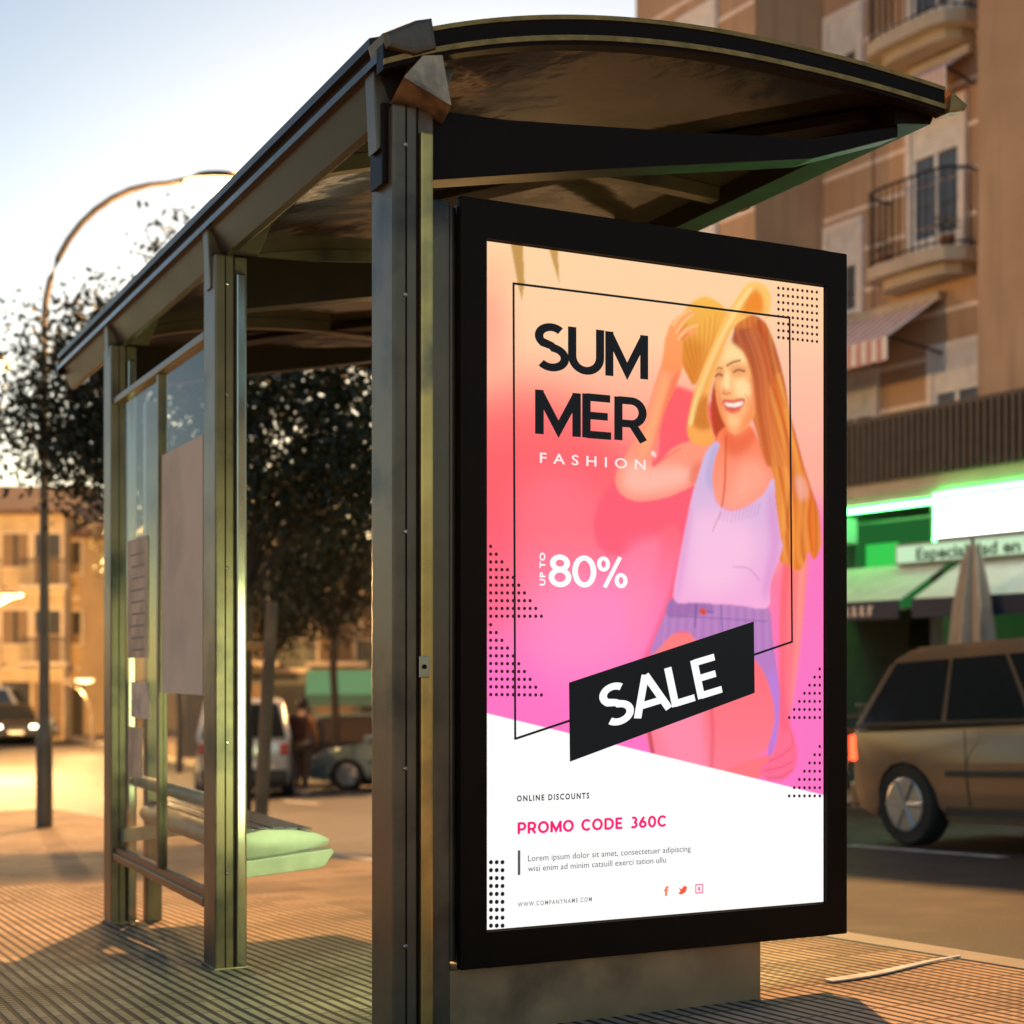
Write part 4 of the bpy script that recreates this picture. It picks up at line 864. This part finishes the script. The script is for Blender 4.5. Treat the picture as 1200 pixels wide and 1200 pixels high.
# ------------------------------------------------------------------ yellow house far left, dark block beyond
YW = mat('warm_plaster', (.5, .38, .22), .85, var=.15, scale=.8, dirt=((.34, .25, .15), 1.2)); TILE = mat('roof_tile', (.12, .07, .05), .8, var=.3, scale=3); WD = mat('window_dark', (.05, .045, .04), .15); FRM = mat('cream_frame', (.55, .45, .32), .7); SHUT = mat('brown_shutter', (.2, .13, .07), .7)
def house(name, label, x0, x1, y, h, m_, cols, rows, first=3.2, depth=9, rot=0, roof=True, fh=3.0, hide_roof=False):
    w = x1-x0; t = thing(name, label, 'building', ((x0+x1)/2, y, gxy((x0+x1)/2, y)-.15), rot)
    m = MB(); m.box(-w/2, w/2, 0, depth, 0, h); wl = m.build('wall', m_, t)
    m = MB(); m.prism([(-.5, h), (depth/2, h+1.5), (depth+.5, h), (depth+.5, h-.15), (-.5, h-.15)], -w/2-.4, w/2+.4, 'x'); m.build('roof', TILE, t)
    m = MB()
    for r in range(rows): m.box(-w/2-.05, w/2+.05, -.08, -.003, first+fh*r-.35, first+fh*r-.2)
    m.build('string_course', FRM, t)
    for r in range(rows):
        for c in range(cols):
            cx = -w/2+w*(c+.5)/cols; z = first+fh*r
            m = MB(); bal = (c % 2 == 1)
            z0 = z if bal else z+.7; z1 = z+2.0
            ww = .5
            m.box(cx-ww-.1, cx-ww, -.06, -.002, z0-.08, z1+.1); m.box(cx+ww, cx+ww+.1, -.06, -.002, z0-.08, z1+.1); m.box(cx-ww, cx+ww, -.06, -.002, z1, z1+.1); m.box(cx-ww, cx+ww, -.09, -.002, z0-.08, z0)
            f = m.build('window', FRM, t); m = MB(); m.box(cx-ww, cx+ww, -.02, -.001, z0, z1); m.build('pane', WD, f)
            m = MB()
            for s in (-1, 1): m.box(cx+s*ww-.02 if s < 0 else cx+.08, cx-.08 if s < 0 else cx+ww+.02, -.045, -.025, z0, z1-(.0 if c % 3 else .9))
            m.build('shutter', SHUT, f)
            if bal:
                m = MB(); m.box(cx-.9, cx+.9, -.8, -.004, z-.16, z-.02); b_ = m.build('balcony', FRM, t); m = MB(); m.box(cx-.88, cx+.88, -.79, -.76, z+.88, z+.93)
                for k in range(15): m.box(cx-.87+k*.124, cx-.85+k*.124, -.785, -.765, z-.02, z+.88)
                m.build('railing', TRIM, b_)
    for c in range(cols):
        cx = -w/2+w*(c+.5)/cols; m = MB(); m.box(cx-.55, cx+.55, -.03, -.002, .1, 2.3); m.build('door', SHUT if c % 2 else WD, t)
    return t
house('corner_house', 'yellow lit three storey house at the far left of the street', at(-75, 60), at(74, 60), 60, 9.0, YW, 4, 2, 3.1, fh=3.0, rot=R(3))
house('corner_house', 'narrow warm side wing of the yellow house, right of its corner', at(80, 62), at(100, 62), 61.5, 8.2, mat('ochre_plaster', (.42, .29, .14), .85, scale=1), 1, 2, 3.1, fh=2.8, rot=R(-32))
house('dark_house', 'low dark building behind the third shelter post with a warm lit ground floor', at(96, 85), at(170, 85), 85, 9.8, mat('dusk_blue_plaster', (.13, .13, .17), .85), 2, 2, 3.2)
house('far_house', 'dim building behind the trees seen between the shelter posts', at(215, 46), at(470, 46), 46, 5.6, mat('dim_green_plaster', (.13, .13, .1), .85, scale=1), 5, 1, 3.0, rot=R(8))
# green awning of a far shop between the posts
x0, x1 = at(358, 40), at(450, 40); g = gxy(x0, 40)
t = thing('shop_awning', 'pale green shop awning glimpsed under the far trees', 'awning', (x0, 40, g), R(5))
m = MB(); m.hexa([(0, 0, 1.9), (2.4, 0, 1.9), (2.4, .7, 2.5), (0, .7, 2.5), (0, 0, 1.93), (2.4, 0, 1.93), (2.4, .7, 2.53), (0, .7, 2.53)]); m.build('canopy', emit('glowing_green_canvas', (.16, .3, .13), .7), t)  # canopy emits by itself, imitating green light on the canvas
m = MB(); m.box(0, 2.4, -.012, .0, 1.6, 1.9); m.build('valance', mat('green_canvas', (.2, .4, .25), .8), t)
for x in (0.03, 2.33): m = MB(); m.box(x, x+.05, .0, .05, 0, 1.62); m.build('leg', STEEL, t)
# ------------------------------------------------------------------ apartment building across the road
BX, BY = 5.44, 20.0; BROT = math.atan2(-.857, .515)
ap = thing('apartment_building', 'brown apartment building with white framed balcony doors above the green lit shops', 'building', (BX, BY, CAMZ), BROT)
def brown():
    m = bpy.data.materials.new('brown_render'); m.use_nodes = True; nt = m.node_tree; N = nt.nodes; L = nt.links; b = N['Principled BSDF']
    tc = N.new('ShaderNodeTexCoord'); sx = N.new('ShaderNodeSeparateXYZ'); L.new(tc.outputs['Object'], sx.inputs[0])
    n = N.new('ShaderNodeTexNoise'); n.inputs['Scale'].default_value = 1.1; n.inputs['Detail'].default_value = 8; L.new(tc.outputs['Object'], n.inputs['Vector'])
    cr = N.new('ShaderNodeValToRGB'); cr.color_ramp.elements[0].position = .3; cr.color_ramp.elements[0].color = (.47, .3, .185, 1); cr.color_ramp.elements[1].position = .75; cr.color_ramp.elements[1].color = (.6, .4, .26, 1)
    L.new(n.outputs['Fac'], cr.inputs[0]); mp = N.new('ShaderNodeMapping'); mp.inputs['Scale'].default_value = (5, 5, .35); L.new(tc.outputs['Object'], mp.inputs['Vector'])
    ns = N.new('ShaderNodeTexNoise'); ns.inputs['Scale'].default_value = 1.2; ns.inputs['Detail'].default_value = 7; L.new(mp.outputs[0], ns.inputs['Vector'])
    rs = N.new('ShaderNodeMapRange'); rs.inputs[1].default_value = .5; rs.inputs[2].default_value = .75; rs.inputs[4].default_value = .45; L.new(ns.outputs['Fac'], rs.inputs[0])
    ms = N.new('ShaderNodeMix'); ms.data_type = 'RGBA'; L.new(rs.outputs[0], ms.inputs[0]); L.new(cr.outputs[0], ms.inputs[6]); ms.inputs[7].default_value = (.27, .17, .11, 1)
    L.new(ms.outputs[2], b.inputs['Base Color']); b.inputs['Roughness'].default_value = .85
    bp = N.new('ShaderNodeBump'); bp.inputs['Strength'].default_value = .3; bp.inputs['Distance'].default_value = .01; n2 = N.new('ShaderNodeTexNoise'); n2.inputs['Scale'].default_value = 50; L.new(tc.outputs['Object'], n2.inputs['Vector']); L.new(n2.outputs['Fac'], bp.inputs['Height']); L.new(bp.outputs[0], b.inputs['Normal'])
    return m
BRN = brown(); PINKL = mat('pale_pink_joint', (.9, .74, .64), .8); STONE = mat('cream_stone', (.5, .42, .33), .8, var=.12, scale=3); WFR = mat('white_surround', (.85, .78, .74), .7, var=.08); IRON = mat('balcony_iron', (.03, .028, .028), .5, .4); SHT = mat('white_roller_shutter', (.84, .82, .8), .6)
m = MB()
m.box(-2.0, 1.3, 0, 9, 2.2, 14.5); m.box(1.302, 9, -.55, 9, 2.2, 14.5); m.box(-4.8, -2.002, -1.256, 9, 2.2, 14.5)
m.box(-7.5, 9, .4, 8.9, -2.6, 2.2)
m.build('wall', BRN, ap)
m = MB()
for k in range(21):
    z = 2.88+.57*k
    m.box(-1.998, 1.298, -.012, -.001, z, z+.06)
    m.box(-4.79, -2.01, -1.268, -1.257, z, z+.06)
m.build('facade_joints', PINKL, ap)
m = MB(); m.box(-2.0, 1.3, -.06, -.002, 8.15, 8.32); m.box(1.303, 8, -.62, -.552, 8.15, 8.3); m.build('cornice', STONE, ap)
def win(x0, x1, z0, z1, y=0.0, door=False):
    m = MB(); s = .1; yo = y-.07
    m.box(x0-s, x0, yo, y-.002, z0-(0 if door else s), z1+s); m.box(x1, x1+s, yo, y-.002, z0-(0 if door else s), z1+s); m.box(x0, x1, yo, y-.002, z1, z1+s)
    if not door: m.box(x0-s-.03, x1+s+.03, yo-.05, y-.002, z0-s-.06, z0-s)
    f = m.build('door' if door else 'window', WFR, ap)
    m = MB(); m.box(x0, x1, y-.012, y-.002, z0, z1); m.build('pane', mat('balcony_glass', (.1, .11, .13), .08, spec=.8), f)
    m = MB(); n = int((z1-z1+.55)/.05)
    for k in range(11): m.box(x0+.01, x1-.01, y-.05, y-.016, z1-.05*(k+1)+.006, z1-.05*k)
    m.build('roller_shutter', SHT, f)
    m = MB()
    for x in (x0, (x0+x1)/2-.03, x1-.06): m.box(x, x+.06, y-.035, y-.014, z0, z1-.55)
    m.box(x0+.06, x1-.06, y-.033, y-.0145, z0, z0+.35 if door else z0+.06); m.build('sash', mat('sash_white', (.8, .8, .8), .5), f)
def balcony(cx, z, hwid=.82, out=.62, y=0.0):
    P = [(cx-hwid, y-.003), (cx-hwid, y-out*.55), (cx-hwid*.82, y-out*.9), (cx-hwid*.5, y-out), (cx+hwid*.5, y-out), (cx+hwid*.82, y-out*.9), (cx+hwid, y-out*.55), (cx+hwid, y-.003)]
    m = MB(); m.prism(P, z-.17, z, 'z'); m.prism([(cx+(a_-cx)*.8, y+(b_-y)*.72) for a_, b_ in P], z-.3, z-.172, 'z'); b = m.build('balcony', STONE, ap)
    m = MB(); path = [Vector((a_*.97+cx*.03, b_*.95+y*.05, 0)) for a_, b_ in P]
    for zz in (.06, .98): m.tube([(p.x, p.y, z+zz) for p in path], .018 if zz > .5 else .012, 6)
    for p, q in zip(path, path[1:]):
        n = max(1, int((q-p).length/.1))
        for k in range(n): c = p+(q-p)*(k/n); m.tube([(c.x, c.y, z), (c.x, c.y, z+.98)], .009, 5)
    m.build('railing', IRON, b); return b
def awning(x0, x1, ztop, zbot, out, y=0.0, lab='', base=True):
    t = thing('striped_awning', lab, 'awning', (BX, BY, CAMZ), BROT, 'striped awnings on the brown building'); n = 22
    for nm, mt, par in (('canvas', mat('pink_stripe', (.6, .28, .27), .8), 0), ('canvas', mat('cream_stripe', (.82, .76, .7), .8), 1)):
        m = MB()
        for k in range(n):
            if k % 2 != par: continue
            a0, a1 = x0+(x1-x0)*k/n, x0+(x1-x0)*(k+1)/n
            m.hexa([(a0, y-out, zbot), (a1, y-out, zbot), (a1, y-.1, ztop), (a0, y-.1, ztop), (a0, y-out, zbot+.01), (a1, y-out, zbot+.01), (a1, y-.1, ztop+.01), (a0, y-.1, ztop+.01)])
            m.box(a0, a1, y-out-.012, y-out-.002, zbot-.3+.02*(k % 2), zbot+.01)
        m.build(nm, mt, t)
    m = MB(); m.box(x0-.03, x1+.03, y-.14, y-.02, ztop-.03, ztop+.09, .02); m.build('cassette', STONE, t)
    m = MB(); 
    for x in (x0, x1): m = MB(); m.tube([(x, y-.05, zbot-.1), (x, y-out, zbot+.01)], .018, 6); m.build('arm', IRON, t)
    return t
for k, z in enumerate((5.27, 8.22, 11.17)):
    win(-.28, .56, z, z+1.95, door=True); balcony(.1, z)
    win(-1.86, -1.28, z-.35, z+.85); win(-3.6, -2.9, z-.1, z+1.2, -1.256)
win(-1.7, -1.0, 2.3, 4.0, door=True); win(.1, .9, 2.3, 4.1, door=True)
awning(-1.75, .25, 4.78, 4.18, 1.0, lab='pink and cream striped awning under the lower balcony of the brown building')
awning(-.2, .75, 7.78, 7.5, .5, lab='small striped awning tucked under the upper balcony of the brown building')
# terrace and railing over the shops
m = MB(); m.box(-7.5, 9, -1.5, .39, 2.12, 2.3); m.build('terrace', STONE, ap)
m = MB(); m.box(-7.5, 9, -1.56, -1.50, 3.02, 3.08); m.box(-7.5, 9, -1.535, -1.52, 2.3, 3.02)
for k in range(110): x = -4.0+k*.1; m.box(x, x+.05, -1.575, -1.537, 2.28, 3.04)
m.build('terrace_railing', mat('brown_slats', (.085, .062, .05), .6, var=.3, scale=5), ap)
m = MB(); m.tube([(1.12, -.06, 2.4), (1.12, -.06, 6.4), (1.0, -.06, 6.9), (1.0, -.06, 14)], .03, 8); m.build('drain_pipe', mat('pinkish_pipe', (.55, .38, .32), .6), ap, True)
m = MB(); m.tube([(-1.0, -.03, 3.0), (-1.0, -.03, 8.1), (.9, -.03, 8.05)], .012, 6); m.build('cable', IRON, ap)
# pot plant on terrace
def bush(name, lab, cat, loc, r, n, pot, lm=LEAF2):
    t = thing(name, lab, cat, loc); m = MB(); m.lathe([(pot*.7, 0), (pot, pot*1.6), (pot*1.08, pot*1.6), (pot*1.08, pot*1.75), (pot*.9, pot*1.75)], n=14); m.build('pot', mat('terracotta', (.3, .13, .07), .8), t, True)
    V_, F_ = [], []
    for _ in range(n):
        d = rng.normal(size=3); d /= np.linalg.norm(d); p = np.array([0, 0, pot*1.7+r*.9])+d*r*rng.uniform(.3, 1.1); a_ = rng.normal(size=3); a_ /= np.linalg.norm(a_); b_ = np.cross(a_, rng.normal(size=3)); b_ /= np.linalg.norm(b_); L_ = r*.3; i0 = len(V_)
        V_ += [p-a_*L_/2, p+b_*L_/5, p+a_*L_/2, p-b_*L_/5]; F_.append((i0, i0+1, i0+2, i0+3))
    me = bpy.data.meshes.new('leaves'); me.from_pydata([tuple(v) for v in V_], [], F_); me.materials.append(lm); o = bpy.data.objects.new('leaves', me); COL.objects.link(o); o.parent = t
def bl(x, y, z): c, s = math.cos(BROT), math.sin(BROT); return (BX+c*x-s*y, BY+s*x+c*y, CAMZ+z)
bush('potted_plant', 'dark bushy pot plant on the terrace behind the slatted railing', 'plant', bl(-.9, -.9, 2.3), .38, 260, .2)
bush('potted_plant', 'low pot plant at the left end of the lower balcony', 'plant', bl(-.45, -.35, 5.27), .16, 120, .1)
bush('potted_plant', 'low pot plant at the right end of the lower balcony', 'plant', bl(.62, -.35, 5.27), .16, 120, .1)
# ------------------------------------------------------------------ shops
GRN = emit('green_neon_tube', (.1, 1, .2), 15); SIGN = emit('white_lit_sign', (.93, 1, .93), 5)
SOFF = mat('pale_soffit', (.6, .62, .55), .6); DKG = mat('dark_green_interior', (.03, .12, .04), .5)
m = MB(); m.box(-7.5, 9, -1.45, .38, 2.04, 2.115); m.build('soffit', SOFF, ap)
m = MB(); m.box(-7.5, 9, .1, .12, -2.6, 2.03); m.build('shop_front', mat('shop_dark_glass', (.03, .035, .03), .15, spec=.7), ap)
m = MB(); m.box(1.35, 1.55, -1.40, .1, -2.6, 2.03); m.box(-.75, -.5, -1.4, .1, -2.6, 2.03); m.build('pillar', mat('pillar_render', (.2, .2, .17), .8), ap)
def sign(lab, x0, x1, z0, z1, y, mt, nm='shop_sign', frame=.03):
    t = thing(nm, lab, 'sign', (BX, BY, CAMZ), BROT); m = MB(); m.box(x0, x1, y, y+.12, z0, z1, .01); m.build('box', mat('sign_casing', (.3, .32, .3), .5), t)
    m = MB(); m.box(x0+frame, x1-frame, y-.006, y-.001, z0+frame, z1-frame); m.build('face', mt, t); return t
s1 = sign('glowing white shop sign box under the terrace at the right edge', 1.62, 6.0, 1.50, 1.99, -1.6, SIGN)
m = MB(); m.tube([(1.56, -1.55, 1.45), (1.56, -1.55, 2.03), (6, -1.55, 2.03)], .02, 6); m.build('neon_tube', GRN, s1)
s2 = sign('pale green sign board with dark lettering below the glowing white sign', 1.0, 6.0, 1.24, 1.49, -1.62, emit('pale_green_board', (.6, .85, .55), .75))
def stext(body, x0, x1, z0, z1, y, par, mt, off=.02, sp=1.0): text_obj('lettering', body, lambda u, v: (x0+(x1-x0)*u, y, z0+(z1-z0)*v), mt, off, sp, parent=par)
stext('Especialidad en Tapas', 1.35, 3.55, 1.29, 1.43, -1.632, s2, mat('dark_green_letter', (.02, .08, .04), .6), .03)
# green glowing bay to the left
s3 = sign('green glowing shop window bay under the terrace, left of the pillar', -3.0, -.8, 1.0, 1.95, -1.0, emit('green_glow_panel', (.01, .16, .03), 1.2))
m = MB(); m.tube([(-3, -1.42, 1.98), (6.5, -1.42, 1.98)], .03, 6); m.build('neon_tube', GRN, s3)
s4 = sign('dark green glowing shop panel beside the white sign', -.45, 1.3, .75, 1.9, -.9, emit('dark_green_glow', (.012, .09, .02), 1.0))
m = MB(); m.box(-.2, .35, -.93, -.908, 1.0, 1.6); m.build('lit_pane', emit('green_pane', (.03, .42, .06), 1.1), s4)
# white air unit
t = thing('air_conditioner', 'white air conditioning unit mounted under the terrace', 'air conditioner', bl(-.25, -1.42, 1.60), BROT)
m = MB(); m.box(-.6, .1, 0, .3, 0, .32, .02); m.build('case', SHT, t); m = MB(); m.lathe([(.12, -.002), (.12, -.012), (.1, -.014)], (-.38, 0, .16), 16, 'y'); m.build('fan_grille', TRIM, t)
def shop_awning(x0, x1, ztop, zbot, y0, y1, lab, mt, valm, ridges=True):
    t = thing('shop_awning', lab, 'awning', (BX, BY, CAMZ), BROT, 'awnings over the shops')
    m = MB(); m.hexa([(x0, y1, zbot), (x1, y1, zbot), (x1, y0, ztop), (x0, y0, ztop), (x0, y1, zbot+.015), (x1, y1, zbot+.015), (x1, y0, ztop+.015), (x0, y0, ztop+.015)]); m.build('canvas', mt, t)
    m = MB(); m.box(x0, x1, y1-.02, y1-.004, zbot-.2, zbot+.012); v = m.build('valance', valm, t)
    m = MB(); m.quad((x0+.002, y1, zbot), (x0+.002, y0, ztop), (x0+.002, y0, zbot)); m.build('cheek', mt, t); return t, v
GC = mat('green_white_canvas', (.66, .72, .56), .75, var=.1); NV = mat('navy_valance', (.03, .035, .06), .7)
t1, v1 = shop_awning(-.3, 1.75, 1.24, .78, -1.5, -2.3, 'pale green awning with a navy valance left of the folded parasol', GC, NV)
m = MB(); x = .15
for wd in [1, 1, 1, 0, 1, 1, 1, 1, 1, 1]:
    if wd: m.box(x, x+.055, -2.332, -2.322, .62, .735); m.box(x, x+.085, -2.3325, -2.3225, .705 if int(x*100) % 2 else .62, .735 if int(x*100) % 2 else .645)
    x += .125
m.build('lettering', mat('cream_letters', (.7, .6, .52), .6), v1)
shop_awning(1.95, 6.5, 1.24, .78, -1.5, -2.3, 'pale green awning behind and right of the folded parasol', GC, NV)
shop_awning(-3.2, -.6, .95, .35, -1.2, -2.1, 'beige awning beside the edge of the poster panel', mat('beige_canvas', (.5, .42, .34), .8), NV)
# terrace cafe: parasols, bollards/fence, bicycles
def parasol(x, y, lab, h=2.55):
    t = thing('folded_parasol', lab, 'parasol', (x, y, gxy(x, y)), 0, 'folded parasols'); m = MB(); m.lathe([(.025, 0), (.025, h+.05)], n=10); m.build('pole', STEEL, t)
    m = MB(); n = 32; rings = []
    for r0, z in ((.03, h), (.09, h-.15), (.17, h-.6), (.21, h-1.0), (.25, h-1.45), (.26, h-1.62)):
        rings.append([m.bm.verts.new(((r0*(1+.22*math.cos(8*2*math.pi*k/n)))*math.cos(2*math.pi*k/n), (r0*(1+.22*math.cos(8*2*math.pi*k/n)))*math.sin(2*math.pi*k/n), z)) for k in range(n)])
    for a_, b_ in zip(rings, rings[1:]):
        for k in range(n): m.bm.faces.new((a_[k], a_[(k+1) % n], b_[(k+1) % n], b_[k]))
    m.build('canopy', mat('beige_parasol', (.5, .38, .27), .8, var=.12, scale=5), t, True)
    m = MB(); m.lathe([(.3, 0), (.3, .06), (.06, .09), (.04, .3)], n=18); m.build('base', TRIM, t, True)
    return t
parasol(at(1140, 16.2), 16.2, 'folded beige parasol in front of the pale green awning', 2.68)
def bicycle(loc, rzv, lab, colr):
    t = thing('bicycle', lab, 'bicycle', loc, rzv, 'bicycles parked on the far pavement')
    for x in (-.52, .52):
        m = MB(); P = [(x+.33*math.cos(a_), 0, .34+.33*math.sin(a_)) for a_ in np.linspace(0, 2*math.pi, 25)]; m.tube(P, .018, 6, False); w_ = m.build('wheel', TYRE, t, True)
        m = MB()
        for k in range(10): a_ = k*math.pi/5; m.tube([(x, 0, .34), (x+.31*math.cos(a_), 0, .34+.31*math.sin(a_))], .003, 4)
        m.build('spokes', RIM, w_)
    m = MB(); q = colr
    for a_, b_ in (((-.52, .34), (-.12, .32)), ((-.12, .32), (.33, .72)), ((-.12, .32), (-.24, .78)), ((-.22, .72), (.34, .76)), ((-.52, .34), (-.22, .72)), ((.52, .34), (.33, .82))): m.tube([(a_[0], 0, a_[1]), (b_[0], 0, b_[1])], .018, 7)
    m.build('frame', q, t, True)
    m = MB(); m.tube([(.33, 0, .8), (.36, 0, .98)], .014, 6); m.tube([(.3, -.26, 1.0), (.37, -.1, .99), (.37, .1, .99), (.3, .26, 1.0)], .013, 6); m.build('handlebar', TRIM, t, True)
    m = MB(); m.box(-.36, -.12, -.06, .06, .83, .88, .02); m.tube([(-.24, 0, .75), (-.245, 0, .84)], .012, 6); m.build('saddle', TRIM, t)
    m = MB(); m.box(-.88, -.84, -.03, .03, .5, .56); m.tube([(-.86, 0, .53), (-.5, 0, .68)], .02, 5); m.build('rear_reflector', mat('orange_reflector', (.7, .2, .03), .3), t)
    return t
OB = mat('orange_bike_frame', (.5, .14, .04), .35); b0 = (at(1012, 14.6), 14.6)
bk = bicycle((b0[0], b0[1], gxy(*b0)), STREET+R(60), 'orange bicycle parked beside the edge of the poster panel', OB)
b1 = (at(1050, 15.2), 15.2); bk2 = dup(bk, (b1[0], b1[1], gxy(*b1)), STREET+R(70), 'orange bicycle parked just behind the passing car')
b2 = (at(1085, 16.0), 16.0); dup(bk, (b2[0], b2[1], gxy(*b2)), STREET+R(64), 'orange bicycle farthest right, mostly hidden by the passing car')
# cafe rail
t = thing('guard_rail', 'low dark guard rail on the far kerb in front of the bicycles', 'railing', (0, 0, 0))
w_r = 9.9; m = MB(); pr = [(xy(w_r, s), gz(w_r, s)) for s in np.arange(5.5, 16.6, 1.1)]
m.tube([(p[0][0], p[0][1], p[1]+.9) for p in pr], .022, 8); m.tube([(p[0][0], p[0][1], p[1]+.45) for p in pr], .014, 6); m.build('rail', IRON, t)
for p in pr: m = MB(); m.tube([(p[0][0], p[0][1], p[1]), (p[0][0], p[0][1], p[1]+.9)], .022, 8); m.build('upright', IRON, t)
# ------------------------------------------------------------------ light
W = bpy.data.worlds.new('World'); S.world = W; W.use_nodes = True; nt = W.node_tree
sky = nt.nodes.new('ShaderNodeTexSky'); sky.sky_type = 'NISHITA'; sky.sun_disc = False; EL = 48; SKY_EL = 8
sky.sun_elevation = R(SKY_EL); sky.sun_rotation = R(0); sky.air_density = 1.0; sky.dust_density = .8; sky.ozone_density = 2.0; sky.altitude = 50
bg = nt.nodes['Background']; nt.links.new(sky.outputs[0], bg.inputs[0]); bg.inputs[1].default_value = .145
sl = bpy.data.lights.new('sun_for_street_light', 'SUN'); sl.energy = 5; sl.angle = R(1.0); sl.color = (1, .5, .17)  # sun lamp standing in for an unseen steep amber street light
so = bpy.data.objects.new('sun_for_street_light', sl); COL.objects.link(so); so.rotation_euler = (-R(90-EL), 0, 0)
# ------------------------------------------------------------------ camera
cd = bpy.data.cameras.new('camera'); cam = bpy.data.objects.new('camera', cd); COL.objects.link(cam); S.camera = cam
cam.location = (0, 0, CAMZ); cam.rotation_euler = (R(90), 0, 0)
cd.sensor_width = 36; cd.lens = 54; cd.shift_y = 185/1200; cd.clip_start = .05; cd.clip_end = 2000
cd.dof.use_dof = True; cd.dof.focus_distance = 4.3; cd.dof.aperture_fstop = 2.6
S.render.resolution_x = S.render.resolution_y = 1024
S.view_settings.view_transform = 'Standard'; S.view_settings.look = 'None'; S.view_settings.exposure = .4; S.view_settings.gamma = 1
